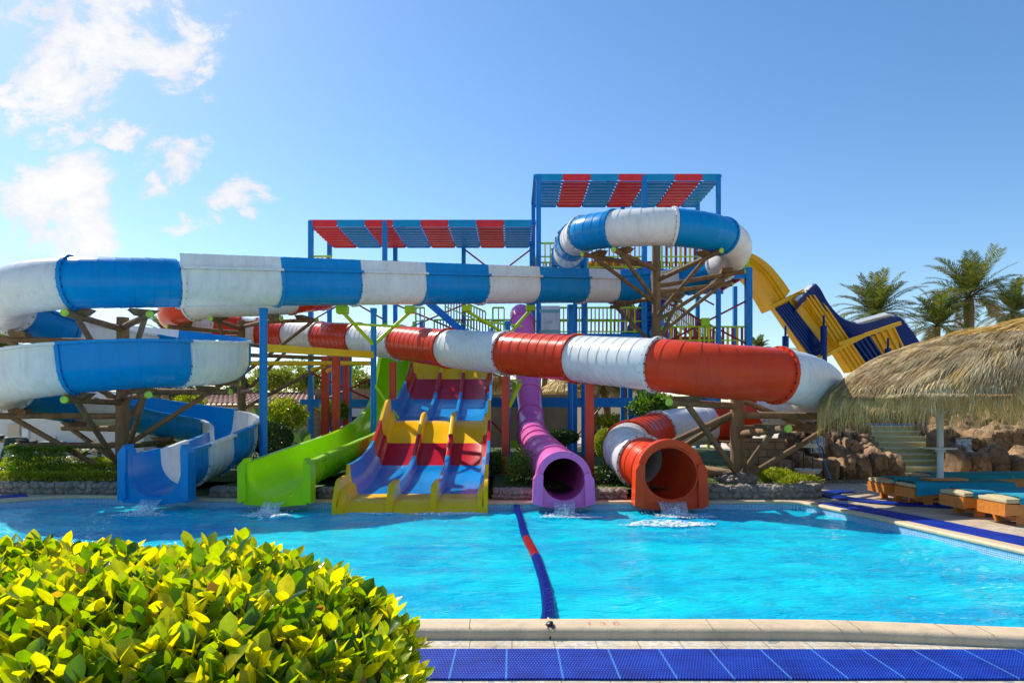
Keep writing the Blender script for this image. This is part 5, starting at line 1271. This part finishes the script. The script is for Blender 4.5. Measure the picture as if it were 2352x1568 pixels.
# ------------------------------------------------------------------ thatch
def blade(mb, p, pts, w):
    """thin strip along pts"""
    n = len(pts); vs = []
    for i, q in enumerate(pts):
        t = (pts[min(i+1, n-1)]-pts[max(i-1, 0)]).normalized(); sd = t.cross(Vector((random.uniform(-.4, .4), random.uniform(-.4, .4), 1))); sd = sd.normalized() if sd.length > .01 else Vector((1, 0, 0))
        k = w*(1-.75*i/(n-1)); vs += [q - sd*k, q + sd*k]
    mb.add(vs, [(2*i, 2*i+1, 2*i+3, 2*i+2) for i in range(n-1)])
def thatch(o, c, rx, ry, zt, ze, nblade, seed, prof, Lb=.8, fringe=.35, w=.010):
    random.seed(seed); c = Vector(c)
    def surf(a, r): return Vector((c.x + rx*r*math.cos(a), c.y + ry*r*math.sin(a), ze + (zt-ze)*prof(r) + .05*noise.noise(Vector((math.cos(a)*4*r+seed, math.sin(a)*4*r, r*3)))))
    mb = MB(); rows = [[surf(2*math.pi*k/72, .02 + .97*j/14) - Vector((0, 0, .07)) for k in range(72)] for j in range(15)]; mb.grid(rows, close=True); mb.build('thatch_base', M['straw'], o)
    mb = MB()
    for _ in range(nblade):
        a = random.uniform(0, 2*math.pi); r0 = random.random()**.6; 
        if random.random() < .25: r0 = random.uniform(.82, 1.)
        q = []; sw = random.gauss(0, .10) + .12*noise.noise(Vector((math.cos(a)*9, math.sin(a)*9, r0*5))); L_ = Lb*random.uniform(.5, 1.2); lift = random.uniform(0, .05); clumpk = .09*noise.noise(Vector((a*9*rx/4, r0*7, seed)))
        for i in range(6):
            r = r0 + L_*i/5/rx; aa = a + sw*(i/5)**2*.35
            if r <= 1: p = surf(aa, r) + Vector((0, 0, lift + clumpk))
            else:
                e = surf(aa, 1.); over = (r-1)*rx; p = Vector((e.x + math.cos(aa)*min(over*.32, .14), e.y + math.sin(aa)*min(over*.32, .14), e.z - over*.85 + lift + clumpk))
            q.append(p)
        blade(mb, None, q, w*random.uniform(.6, 1.5))
    # heavy bundles hanging over the eave
    sets = [MB(), MB(), MB()]
    for b in range(int(nblade/42) if nblade > 5000 else 0):
        mb_ = random.choice(sets); mi0 = mb; mb = mb_
        a = random.uniform(0, 2*math.pi); r1 = random.uniform(.45, .98); hang = fringe*random.uniform(.35, 1.7)
        for k in range(40):
            ak = a + random.gauss(0, .02)*4/rx*1.6; s = random.gauss(0, .03); q = []; Lk = random.uniform(.6, 1.05)
            for i in range(6):
                t = i/5*Lk; r = r1 + t*.22; 
                if r < 1.0: p = surf(ak + s*t, r) + Vector((0, 0, .08*math.sin(math.pi*t)+.03))
                else: 
                    e2 = surf(ak + s*t, 1.); ov = (r-1.0)/.22; p = e2 + Vector((math.cos(ak)*.10*min(1, ov*2.5), math.sin(ak)*.10*min(1, ov*2.5), .04 - ov*hang*1.6))
                q.append(p)
            blade(mb, None, q, w*random.uniform(.5, 1.2))
        mb = mi0
    mb.build('straw', M['straw'], o, smooth=False)
    for q_, nm in zip(sets, ('straw2', 'straw3', 'straw4')): 
        if q_.v: q_.build('straw_bundle', M[nm], o, smooth=False)
um = thing('thatched_shade', 'big straw thatched shade roof over the loungers on the right', 'sunshade', (8.3, 13.3, 0), 'thatched sunshades')
prof = lambda r: max(0, 1 - r**2.1) if r < 1 else 0
thatch(um, (10.95, 13.75, 0), 4.55, 2.15, 3.72, 2.08, 30000, 5, lambda r: .52*max(0, 1-r) + .48*max(0, 1-r**3.6), .85, .16, .0075)
for x, y in ((8.36, 13.33), (12.9, 13.33)):
    mb = MB(); mb.cyl((x, y, -.02), (x, y, 2.42), .062, .058, 18); pl = mb.build('pole', M['pole'], um); mb = MB(); mb.cyl((x, y, 0), (x, y, .05), .17, .15, 20); mb.cyl((x, y, .05), (x, y, .16), .085, .07, 16); mb.build('foot', M['pole'], pl)
    mb = MB(); mb.cyl((x, y, 1.06), (x, y, 1.085), .29, n=28); mb.cyl((x, y, 1.00), (x, y, 1.06), .09, n=14); mb.build('round_shelf', M['pole'], um)
    mb = MB()
    for q in range(6):
        a = q*math.pi/3; mb.cyl((x, y, 1.75), (x+1.0*math.cos(a), y+1.0*math.sin(a), 2.1), .025, n=8)
    mb.build('rafter', M['pole'], um)
for u, yt, Y, rx, lab, sd in ((1295, 858, 41, 1.6, 'far thatched sunshade right of the purple tube', 3), (1150, 862, 43, 1.7, 'far thatched sunshade in the gap left of the purple tube', 4)):
    x = PX(u, Y); zt = PZ(yt, Y); o = thing('thatched_shade', lab, 'sunshade', (x, Y, 0), 'thatched sunshades')
    thatch(o, (x, Y, 0), rx, rx, zt, zt-1.15, 1600, sd, lambda r: max(0, 1-r), .8, .25, .03); mb = MB(); mb.cyl((x, Y, 0), (x, Y, zt-.2), .08, n=10); mb.build('pole', M['trunk'], o)

# ------------------------------------------------------------------ loungers
def cushion_mesh(mb, x0, x1, y0, y1, z0, z1, r=.04, mi=0, nx=20, ny=8, puff=.015):
    top = []; 
    for i in range(nx+1):
        row = []
        for j in range(ny+1):
            tx, ty = i/nx, j/ny; e = min(tx*nx*.6, (1-tx)*nx*.6, ty*ny*.6, (1-ty)*ny*.6, 1); x = x0+(x1-x0)*tx; y = y0+(y1-y0)*ty
            row.append((x, y, z1 - r*.6*(1-e)**2 + puff*noise.noise(Vector((x*2.3, y*3, z1)))))
        top.append(row)
    mb.grid(top, mi=mi); b = [top[0], [r_[-1] for r_ in top], top[-1][::-1], [r_[0] for r_ in top][::-1]]
    loop = b[0][:-1] + b[1][:-1] + b[2][:-1] + b[3][:-1]
    mid = [(x + (.012 if x > (x0+x1)/2 else -.012), y + (.012 if y > (y0+y1)/2 else -.012), (z0+z1)/2) for x, y, z in loop]; bot = [(x, y, z0) for x, y, z in loop]
    mb.grid([loop, mid, bot], mi=mi, close=True)
def towel_mesh(mb, x0, x1, y0, y1, z, hang, hb, th=.012):
    rows = []
    for i in range(41):
        x = x0 + (x1-x0)*i/40; row = []; hw = .012*noise.noise(Vector((x*3, 1, 0)))
        hh = hang*(1 + .12*noise.noise(Vector((x*2.2, 5, 0))))
        prof_ = [(y0-.022+hw*1.5, z-hh), (y0-.03+hw, z-hh*.5), (y0-.02, z-.02), (y0+.02, z+.012)] + [(y0+.02+(y1-y0-.04)*k/8, z+.014+.012*noise.noise(Vector((x*4, k*.8, 3)))) for k in range(1, 8)] + [(y1-.02, z+.012), (y1+.02, z-.02), (y1+.02, z-hb)]
        rows.append([(x, a, b) for a, b in prof_])
    mb.grid(rows); mb.grid([[(x, y, z_-th) for x, y, z_ in r_] for r_ in rows])
def lounger(name, label):
    o = thing(name, label, 'lounger', (0, 0, 0), 'wooden loungers with teal towels')
    L_, W_ = 1.95, .62; mb = MB()
    for y in (0, W_-.04): mb.box((L_/2, y+.02, .245), (L_, .04, .175))
    mb.box((.015, W_/2, .243), (.045, W_+.02, .19)); mb.box((L_-.02, W_/2, .245), (.04, W_-.09, .17))
    for i in range(18): mb.box((.1+i*.105, W_/2, .335), (.08, W_-.09, .025))
    mb.build('frame', M['wood'], o, smooth=False)
    for x in (.30, 1.60):
        for y in (.05, W_-.05):
            mb = MB(); mb.box((x, y, .085), (.13, .085, .17)); mb.build('leg', M['wood'], o, smooth=False)
        mb = MB(); mb.box((x, W_/2, .09), (.04, W_-.19, .05)); mb.build('stretcher', M['wood'], o, smooth=False)
    mb = MB(); mb.box((.95, .08, .09), (1.16, .035, .05)); mb.build('stretcher', M['wood'], o, smooth=False)
    mb = MB(); cushion_mesh(mb, .02, 1.93, .0, W_, .352, .435); mb.build('cushion', M['cushion'], o, sharp=60)
    return o
def place(o, x, y, rz=0): o.location = (x, y, 0); o.rotation_euler = (0, 0, rz)
labs = ['farthest lounger of the front row, nearest the planted bed', 'second lounger from the planted bed, teal towel hanging low down its side',
        'third lounger from the planted bed, cream cushion end beside a wooden tray', 'nearest lounger at the right edge, with a fat folded cream cushion end']
pos = [(7.46, 13.69), (7.56, 12.84), (7.55, 11.42), (7.62, 10.55)]
tow = [(.20, .09, .07), (.03, .22, .10), (.16, .10, .08), (.22, .10, .08)]
first = lounger('sun_lounger', labs[0]); Ls = [first]
for i in range(1, 6):
    c_ = copy_tree(first); Ls.append(c_)
labs += ['lounger behind the front row, right of the shade pole, covered in a teal towel', 'rearmost lounger at the right edge of the photo, with a dark teal towel']
pos += [(8.9, 14.75), (10.45, 14.9)]
tow += [(.2, .09, .07), (.2, .09, .07)]
for l, lb, p, tw_ in zip(Ls, labs, pos, tow):
    place(l, *p, rz=R(random.uniform(-.6, .6))); l['label'] = lb
    t = thing('towel', {0: 'teal towel on the farthest front lounger', 1: 'teal towel hanging low over the second lounger from the bed', 2: 'teal towel on the third lounger from the bed', 3: 'teal towel on the nearest lounger', 4: 'teal towel on the lounger right of the shade pole', 5: 'dark teal towel on the rearmost lounger at the right edge'}[labs.index(lb)], 'towel', (p[0], p[1], .44), 'teal towels'); 
    mb = MB(); towel_mesh(mb, p[0]+tw_[0], p[0]+1.9, p[1], p[1]+.62, .437, tw_[1], tw_[2]); mb.build('cloth', M['towel'], t, sharp=80)
for (x, y, lb) in ((8.05, 13.15, 'varnished wooden tray resting between the two farthest front loungers'), (8.75, 11.1, 'wooden tray table by the two nearest loungers')):
    o = thing('tray_table', lb, 'table', (x, y, 0), 'wooden tray tables'); mb = MB(); mb.box((x+.35, y+.12, .475), (.72, .34, .035)); mb.build('top', M['wood'], o, smooth=False)
    for dx in (.08, .62):
        mb = MB(); mb.box((x+dx, y+.12, .23), (.06, .06, .46)); mb.build('leg', M['wood'], o, smooth=False)
# plant stand
o = thing('plant_stand', 'black iron arched stand with two white trays by the rockwork', 'stand', (PX(1856, 17), 17, .0)); mb = MB()
for s, zt in ((-.19, .0), (.19, 0)):
    pts = [Vector((PX(1856, 17)+s+.28*math.cos(math.pi*k/12)*.9*(1 if s < 0 else 1), 17+.12*(1 if s > 0 else -1), (.72 if s > 0 else .92)+.30*math.sin(math.pi*k/12))) for k in range(13)]
    mb.tube([Vector((pts[0].x, pts[0].y, .05))] + pts + [Vector((pts[-1].x, pts[-1].y, .05))], .016, 6)
mb.build('frame', M['iron'], o)
for z_, k in ((.28, 1), (.92, .9)):
    mb = MB(); mb.cyl((PX(1856, 17), 17, z_), (PX(1856, 17), 17, z_+.10), .26*k, .33*k, 18); mb.build('tray', M['canvas_white'], o)
o = thing('net_pole', 'slim blue cleaning pole leaning on the log supports', 'pole', PU(1912, 1100, 16.2)); mb = MB(); mb.cyl(P(1872, 1002, 16.6), P(1908, 1098, 15.6), .014, n=8); mb.build('shaft', M['p_blue'], o)

# ------------------------------------------------------------------ rockwork and steps
def boulder(mb, c, r, seed, n=30, m=22):
    c = Vector(c); vs = []; o = Vector((seed*7.3, seed*1.7, 0))
    pl = [Vector((noise.noise(Vector((k*3.1+seed*9, 0, 1)))*2, noise.noise(Vector((k*3.1+seed*9, 5, 1)))*2, noise.noise(Vector((k*3.1+seed*9, 9, 1)))*1.6)).normalized() for k in range(11)]
    for j in range(m+1):
        th = math.pi*j/m
        for i in range(n):
            ph = 2*math.pi*i/n; d = Vector((math.sin(th)*math.cos(ph), math.sin(th)*math.sin(ph), math.cos(th)))
            k = min([1.12] + [.84/max(.15, d.dot(p)) for p in pl if d.dot(p) > .15]) + .15*noise.noise(d*2.2+o) + .08*noise.noise(d*5+o) - .10*max(0, .22-abs(noise.noise(d*1.7-o)))*2.2 + .03*noise.noise(d*14+o)
            d2 = Vector((math.copysign(abs(d.x)**.75, d.x), math.copysign(abs(d.y)**.75, d.y), math.copysign(abs(d.z)**.75, d.z)))
            vs.append(c + Vector((d2.x*r[0]*k, d2.y*r[1]*k, d2.z*r[2]*k)))
    mb.add(vs, [(j*n+i, (j+1)*n+i, (j+1)*n+(i+1) % n, j*n+(i+1) % n) for j in range(m) for i in range(n)])
def rockwork(label, loc, lst, seed):
    o = thing('rockwork', label, 'rocks', loc, 'artificial sandstone rockwork')
    for k, (u, y, Y, w, hh) in enumerate(lst):
        p = P(u, y, Y); mb = MB(); boulder(mb, p, (w/F*Y/2*1.12, .55, hh/F*Y/2*1.15), seed+k); mb.build('boulder', M['rock'], o, sharp=32)
    return o
rockwork('brown sandstone rockwork with a trickling fall, left of the cream steps', (PX(1900, 19), 19, 0),
    [(1796, 1082, 18.0, 36, 44), (1826, 1072, 18.4, 34, 62), (1862, 1078, 18.1, 40, 52), (1900, 1082, 17.9, 36, 46), (1934, 1078, 18.0, 38, 54), (1966, 1076, 18.0, 36, 60), (2000, 1070, 18.2, 36, 72), (2036, 1076, 18.1, 40, 58), (1986, 1040, 18.9, 30, 40),
     (1950, 1034, 19.0, 40, 48), (1918, 1042, 18.9, 34, 44), (1940, 1006, 19.8, 44, 40), (1972, 1014, 19.5, 30, 34), (1905, 1010, 19.9, 40, 56), (1880, 1032, 19.3, 36, 60), (1850, 1000, 20.3, 48, 60), (1815, 1020, 20.0, 44, 60), (1968, 988, 20.4, 30, 30), (1935, 972, 21.2, 44, 40), (1890, 965, 21.6, 60, 44), (1782, 1044, 19.2, 34, 50), (1960, 950, 23.2, 70, 40), (2010, 966, 23.6, 60, 36), (2060, 968, 23.8, 60, 32)], 3)
rockwork('brown sandstone rockwork right of the cream steps, behind the shade pole', (PX(2250, 18), 18, 0),
    [(2198, 1070, 17.6, 44, 70), (2236, 1076, 17.4, 46, 62), (2276, 1068, 17.4, 44, 76), (2318, 1076, 17.2, 50, 62), (2362, 1070, 17.0, 52, 74), (2186, 1038, 18.3, 34, 34), (2170, 1008, 19.2, 44, 46), (2204, 1018, 18.9, 40, 36), (2214, 985, 19.6, 46, 54), (2252, 1012, 18.8, 44, 44), (2296, 1004, 18.5, 64, 60), (2336, 1012, 18.3, 50, 66), (2262, 978, 19.8, 60, 50), (2146, 985, 20.6, 36, 44), (2160, 955, 21.4, 50, 50), (2215, 945, 21, 80, 50), (2290, 950, 20.5, 90, 60), (2110, 960, 23.2, 70, 40), (2380, 1000, 18.8, 70, 70)], 40)
o = thing('steps', 'nine cream stone steps climbing between the brown rocks', 'steps', (PX(2105, 18.4), 18.4, 0)); n_ = 9
for i in range(n_):
    t = i/n_; Y0 = 18.3 + i*.36; uu0 = 2070 - 92*t; uu1 = 2214 - 104*t
    z1 = .155*(i+1); x0, x1 = PX(uu0, Y0), PX(uu1, Y0); mb = MB(); mb.box(((x0+x1)/2, Y0+.35, z1/2-.02), (x1-x0, .7, z1-.04)); mb.box(((x0+x1)/2, Y0+.31, z1-.02+.003), (x1-x0+.04, .72, .05)); mb.build('step', M['step'], o, smooth=False)
mb = MB(); mb.box((PX(2080, 21.8), 22.0, 1.42), (2.6, 1.2, .05)); mb.build('top_edge', M['p_blue'], o, smooth=False)
mb = MB(); random.seed(77)
for _ in range(500):
    t = random.random(); Y0 = 17.9+3.2*t; x = PX(2228-100*t, Y0) + random.gauss(.05, .14); mb.ball((x, Y0, .155*9*t+.02), random.uniform(.03, .06), 6, 4, jit=.5)
for _ in range(500):
    x = random.uniform(PX(1800, 17.4), PX(2050, 17.4)); mb.ball((x, random.uniform(17.3, 17.7), .02), random.uniform(.025, .05), 6, 4, jit=.5)
tag(mb.build('pebbles', M['pebble']), 'loose grey pebbles along the steps and the foot of the rocks', 'pebbles', kind='stuff')
for u0, u1, y0, y1, Y, lb in ((1862, 1895, 1000, 1040, 18.9, 'thin waterfall dripping down the left rockwork'), (2195, 2232, 1008, 1050, 18.3, 'thin waterfall spilling down the right rockwork')):
    mb = MB(); rows = [[P(u0+(u1-u0)*i/10 + 2*noise.noise(Vector((i, j, 1))), y0+(y1-y0)*j/10, Y - .02*j) for i in range(11)] for j in range(11)]; mb.grid(rows); tag(mb.build('waterfall', M['flow']), lb, 'waterfall', 'small waterfalls')
pv = thing('retaining_wall', 'low tan stone block wall behind the log post on the right bed', 'wall', (PX(1760, 19), 19, 0)); mb = MB(); mb.box(((PX(1690, 18.4)+PX(1800, 18.4))/2, 18.5, .55), (PX(1800, 18.4)-PX(1690, 18.4), .3, 1.1)); mb.build('stone', M['paver'], pv, smooth=False)

# ------------------------------------------------------------------ people
def skin_ready(name, verts, edges, radii, m, parent, root=0, lv=2):
    bm = bmesh.new(); sk = bm.verts.layers.skin.verify(); vs = [bm.verts.new(v) for v in verts]
    for v, rr in zip(vs, radii): v[sk].radius = (rr, rr); v[sk].use_root = False
    vs[root][sk].use_root = True
    for a, b in edges: bm.edges.new((vs[a], vs[b]))
    me = bpy.data.meshes.new(name); bm.to_mesh(me); bm.free(); me.materials.append(m)
    o = bpy.data.objects.new(name, me); COL.objects.link(o); o.parent = parent; o.matrix_parent_inverse = Matrix.Translation(-Vector(parent.location))
    k = o.modifiers.new('skin', 'SKIN'); k.use_smooth_shade = True; s = o.modifiers.new('sub', 'SUBSURF'); s.levels = lv; s.render_levels = lv
    return o
def person(label, base, yaw, lean, top, trousers, arms='down', scale=1.0):
    """lean: forward bend of the trunk in degrees; faces local +x turned by yaw"""
    b = Vector(base); o = thing('person', label, 'person', base, 'people in the park'); Mz = Matrix.Rotation(R(yaw), 3, 'Z'); s = scale
    def T(x, y, z): return b + Mz @ Vector((x*s, y*s, z*s))
    la = R(lean); hip = (-.05*math.sin(la), 0, .93)
    def up(d, y=0, f=0): return T(hip[0] + d*math.sin(la) + f*math.cos(la), y, hip[2] + d*math.cos(la) - f*math.sin(la))
    V = [T(*hip), up(.22), up(.44), up(.52), up(.62, 0, .02), up(.74, 0, .05), up(.80, 0, .03)]
    E = [(0, 1), (1, 2), (2, 3), (3, 4), (4, 5), (5, 6)]; Rd = [.125, .12, .135, .06, .075, .098, .07]
    for sg in (-1, 1):
        i = len(V); V += [T(hip[0], sg*.09, .88), T(.03, sg*.10, .48), T(-.01, sg*.10, .07), T(.13, sg*.11, .035)]; E += [(0, i), (i, i+1), (i+1, i+2), (i+2, i+3)]; Rd += [.088, .058, .04, .036]
        i = len(V); sh = up(.46, sg*.17)
        if arms == 'down': el, ha, fi = sh + Mz @ Vector((.04, sg*.06, -.28))*s, sh + Mz @ Vector((.16, sg*.05, -.50))*s, sh + Mz @ Vector((.20, sg*.04, -.60))*s
        else: el, ha, fi = sh + Mz @ Vector((.16, sg*.04, -.24))*s, sh + Mz @ Vector((.36, -sg*.02, -.34))*s, sh + Mz @ Vector((.46, -sg*.03, -.36))*s
        V += [sh, el, ha, fi]; E += [(2, i), (i, i+1), (i+1, i+2), (i+2, i+3)]; Rd += [.062, .043, .030, .034]
    skin_ready('body', V, E, [r_*s for r_ in Rd], M['skin'], o)
    Vt = [V[0], V[1], V[2], up(.50)]; Et = [(0, 1), (1, 2), (2, 3)]; Rt = [.145, .14, .155, .085]
    for k in (7, 15):
        i = len(Vt); Vt += [V[k+4], V[k+5], V[k+5].lerp(V[k+6], .8)]; Et += [(2, i), (i, i+1), (i+1, i+2)]; Rt += [.078, .058, .046]
    skin_ready('jacket', Vt, Et, [r_*s for r_ in Rt], M[top], o)
    Vp = [V[0] + Vector((0, 0, .02))]; Ep = []; Rp = [.138]
    for k in (7, 15):
        i = len(Vp); Vp += [V[k], V[k+1], V[k+2] + Vector((0, 0, .02))]; Ep += [(0, i), (i, i+1), (i+1, i+2)]; Rp += [.10, .073, .058]
    skin_ready('trousers', Vp, Ep, [r_*s for r_ in Rp], M[trousers], o)
    hd = up(.755, 0, .02); mb = MB(); mb.ball(hd, (.112*s, .105*s, .115*s), 14, 10, jit=.08); ax = Mz @ Vector((1, 0, 0)); fwd = (up(.755, 0, 1)-up(.755)).normalized()
    mb2 = MB()
    for f_ in mb.f:
        c_ = sum((Vector(mb.v[i]) for i in f_), Vector())/4 - hd
        if c_.normalized().dot(fwd) < .35 and (c_.z > -.06 or c_.dot(fwd) < -.02): mb2.add([mb.v[i] for i in f_], [tuple(range(len(f_)))])
    mb2.build('hair', M['hair'], o)
    return o
person('person in a dark green jacket bending over behind the square hedge', (PX(62, 18.9), 18.9, .05), 180, 82, 'jacket', 'black', 'down', 1.0)
person('small dark haired person in black behind the sloping log among the left hedges', (PX(174, 20.6), 20.6, .0), 20, 6, 'black', 'black', 'down', .46)
person('person in an orange shirt and dark trousers standing at the upper flume start', (PX(1277, TY+.6), TY+.6, UD), -25, 14, 'orangecloth', 'black', 'fwd', 1.0)

# ------------------------------------------------------------------ foreground hedge
random.seed(101)
fg = thing('foreground_hedge', 'big glossy yellow green hedge filling the lower left corner', 'hedge', (-1.3, 1.75, NZ))
C0 = Vector((-1.32, 1.74, .70)); AX = (1.08, .62, .585); EX = 3.6
def sq(d):
    k = (abs(d.x/AX[0])**EX + abs(d.y/AX[1])**EX + abs(d.z/AX[2])**EX)**(-1/EX); p = d*k
    n_ = Vector((math.copysign(abs(p.x/AX[0])**(EX-1)/AX[0], p.x), math.copysign(abs(p.y/AX[1])**(EX-1)/AX[1], p.y), math.copysign(abs(p.z/AX[2])**(EX-1)/AX[2], p.z))).normalized()
    return p, n_
def bigleaf(mb, p, d, nrm, L, W, curl):
    sd = d.cross(nrm)
    if sd.length < .05: sd = d.orthogonal()
    sd.normalize(); n2 = sd.cross(d).normalized()
    prof_ = [(.0, .03), (.12, .30), (.30, .78), (.50, 1.0), (.68, .90), (.84, .55), (.94, .20), (1.0, .0)]; rows = []
    for t, w in prof_:
        c = p + d*(L*t) + n2*(curl*L*(t*t)) ; h_ = .10*W*w
        rows.append([c - sd*(W*.5*w) + n2*h_, c - sd*(W*.25*w) + n2*h_*.35, c, c + sd*(W*.25*w) + n2*h_*.35, c + sd*(W*.5*w) + n2*h_])
    mb.grid(rows)
cam = Vector((0, 0, EYE)); mb = MB(); st_ = MB(); cnt = 0; twigs = []
while cnt < 16000:
    d = Vector((random.uniform(-1, 1)*1.0, random.uniform(-1, .9)*.62, random.uniform(-.25, 1)*.8))
    if d.length < .1: continue
    p, n_ = sq(d); q = C0 + p
    if q.x < -2.15 or q.z < .75: continue
    lum = .045*noise.noise(q*4.5) + .03*noise.noise(q*11)
    dep = abs(random.gauss(0, .055)); q = q + n_*(lum - dep)
    if q.y < 1.24: continue
    # whorls: three or four leaves from a shoot tip
    shoot = (n_*.5 + Vector((0, 0, 1.05)) + rdir()*.32).normalized(); k = random.choice((2, 3, 3, 4)); a0 = random.uniform(0, 6.28); e1 = shoot.orthogonal().normalized(); e2 = shoot.cross(e1)
    if random.random() < .09: q += shoot*random.uniform(.02, .045)
    for i in range(k):
        a = a0 + i*6.283/k + random.uniform(-.3, .3); out = e1*math.cos(a) + e2*math.sin(a); dd = (shoot*random.uniform(.55, 1.3) + out*random.uniform(.4, .8) + rdir()*.15).normalized()
        L_ = random.uniform(.040, .076)*(1 - .25*min(1, dep/.15)); bigleaf(mb, q + out*.004, dd, (shoot - dd*shoot.dot(dd)*.9 + rdir()*.2).normalized(), L_, L_*random.uniform(.46, .60), random.uniform(-.18, .10)); cnt += 1
    st_.tube([q - shoot*.10 - n_*.05, q - shoot*.03, q + shoot*.006], [.0028, .0024, .0012], 5)
mb.build('foliage', M['hedgeleaf'], fg, smooth=True, sharp=180); st_.build('twig', M['twig'], fg)
mb = MB()
for _ in range(60):
    x = random.uniform(-2.2, -.45); y = random.uniform(1.3, 2.2); pts = [Vector((x, y, NZ))]; 
    for i in range(5): pts.append(pts[-1] + Vector((random.gauss(0, .06), random.gauss(0, .05), .25)))
    mb.tube(pts, [.012, .010, .009, .007, .005, .003], 6)
mb.build('branch', M['twig'], fg)
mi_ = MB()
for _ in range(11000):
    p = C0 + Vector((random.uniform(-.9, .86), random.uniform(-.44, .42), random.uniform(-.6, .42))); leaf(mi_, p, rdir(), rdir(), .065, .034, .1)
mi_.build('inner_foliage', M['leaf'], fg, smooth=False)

# ------------------------------------------------------------------ sun, sky, clouds, camera
SAZ, SEL = 44.0, 43.0        # sun: degrees left of the view, degrees high
sdir = Vector((-math.sin(R(SAZ))*math.cos(R(SEL)), math.cos(R(SAZ))*math.cos(R(SEL)), math.sin(R(SEL))))
sl = bpy.data.lights.new('sun', 'SUN'); sl.energy = 2.9; sl.angle = R(.5); sl.color = (1, .93, .82)
so = bpy.data.objects.new('sun', sl); COL.objects.link(so); so.rotation_euler = sdir.to_track_quat('Z', 'Y').to_euler(); so.location = (-20, 20, 30)
w = bpy.data.worlds.new('World'); sc.world = w; w.use_nodes = True; t = NT(w); t.n.clear()
sky = t.new('ShaderNodeTexSky', sky_type='NISHITA'); sky.sun_disc = False; sky.sun_elevation = R(SEL); sky.sun_rotation = R(-SAZ); sky.air_density = 1.0; sky.dust_density = .3; sky.ozone_density = 2.0
hs = t.new('ShaderNodeHueSaturation'); hs.inputs['Saturation'].default_value = 1.22; t.link(sky.outputs[0], hs.inputs['Color'])
bg = t.new('ShaderNodeBackground'); bg.inputs['Strength'].default_value = .08; t.link(hs.outputs[0], bg.inputs['Color'])
# clouds by direction: (x/y, z/y) sky coordinates, billows from layered noise gathered round a few places in the sky
g = t.new('ShaderNodeTexCoord').outputs['Generated']; sp = t.new('ShaderNodeSeparateXYZ'); t.link(g, sp.inputs[0])
yy_ = t.math('MAXIMUM', sp.outputs[1], .02); cx_ = t.math('DIVIDE', sp.outputs[0], yy_); cz_ = t.math('DIVIDE', sp.outputs[2], yy_)
cb = t.new('ShaderNodeCombineXYZ'); t.link(cx_, cb.inputs[0]); t.link(t.math('MULTIPLY', cz_, 1.35), cb.inputs[1])
nz = t.noise(cb.outputs[0], 7, 15, .68, .3); nz2 = t.noise(cb.outputs[0], 2.6, 3, .5, .2)
wn1 = t.math('MULTIPLY', t.math('SUBTRACT', t.noise(cb.outputs[0], 5, 6, .6), .5), .24); wn2 = t.math('MULTIPLY', t.math('SUBTRACT', t.noise(cb.outputs[0], 6.3, 6, .6, .5), .5), .20)
wx_ = t.math('ADD', cx_, wn1); wz_ = t.math('ADD', cz_, wn2); acc = None
for u, y, ru, ry, k in ((255, 70, 310, 180, 1.15), (120, 190, 190, 150, 1.05), (350, 120, 180, 140, 1.0), (285, 308, 105, 45, .95), (410, 372, 105, 62, .95), (560, 458, 120, 42, 1.0), (40, 440, 260, 140, 1.1), (130, 530, 280, 100, 1.05), (480, 515, 100, 32, .75), (455, 195, 60, 50, .75), (20, 235, 60, 50, .9), (200, 435, 90, 30, .7), (375, 450, 80, 40, .85), (60, 20, 120, 40, .9)):
    a = t.math('DIVIDE', t.math('SUBTRACT', wx_, (u-CX)/F), ru/F); b_ = t.math('DIVIDE', t.math('SUBTRACT', wz_, (HY-y)/F), ry/F)
    d = t.math('SQRT', t.math('ADD', t.math('MULTIPLY', a, a), t.math('MULTIPLY', b_, b_)))
    m_ = t.math('MULTIPLY', t.math('SUBTRACT', 1.0, d, True), k); acc = m_ if acc is None else t.math('MAXIMUM', acc, m_)
den = t.math('ADD', t.math('MULTIPLY', acc, .85), t.math('MULTIPLY', t.math('SUBTRACT', nz, .5), 4.2)); den = t.math('MULTIPLY', den, t.math('GREATER_THAN', sp.outputs[1], .05))
fac = t.ramp(den, [(.08, (0, 0, 0)), (.28, (.3, .3, .3)), (.48, (.85, .85, .85)), (.7, (1, 1, 1))])
fac = t.math('MULTIPLY', fac, t.math('MULTIPLY', acc, 3.5, True))
ccol = t.ramp(t.math('ADD', t.math('MULTIPLY', nz2, .6), t.math('MULTIPLY', den, .25)), [(.36, (.74, .77, .83)), (.55, (.90, .91, .93)), (.75, (1.0, 1.0, 1.0))])
bc = t.new('ShaderNodeBackground'); t.link(ccol, bc.inputs['Color']); bc.inputs['Strength'].default_value = .50
mx = t.new('ShaderNodeMixShader'); t.link(fac, mx.inputs[0]); t.link(bg.outputs[0], mx.inputs[1]); t.link(bc.outputs[0], mx.inputs[2])
ow = t.new('ShaderNodeOutputWorld'); t.link(mx.outputs[0], ow.inputs['Surface'])

cd = bpy.data.cameras.new('camera'); co = bpy.data.objects.new('camera', cd); COL.objects.link(co); sc.camera = co
co.location = (0, 0, EYE); co.rotation_euler = (R(90), 0, 0); cd.lens = 24; cd.sensor_width = 36; cd.shift_y = (HY-784)/2352; cd.clip_start = .05; cd.clip_end = 4000
vs_ = sc.view_settings; vs_.view_transform = 'Standard'; vs_.look = 'None'; vs_.exposure = 1.13; vs_.gamma = 1
sc.cycles.max_bounces = 10; sc.cycles.diffuse_bounces = 4; sc.cycles.transparent_max_bounces = 12; sc.cycles.use_denoising = True; sc.cycles.sample_clamp_indirect = 6
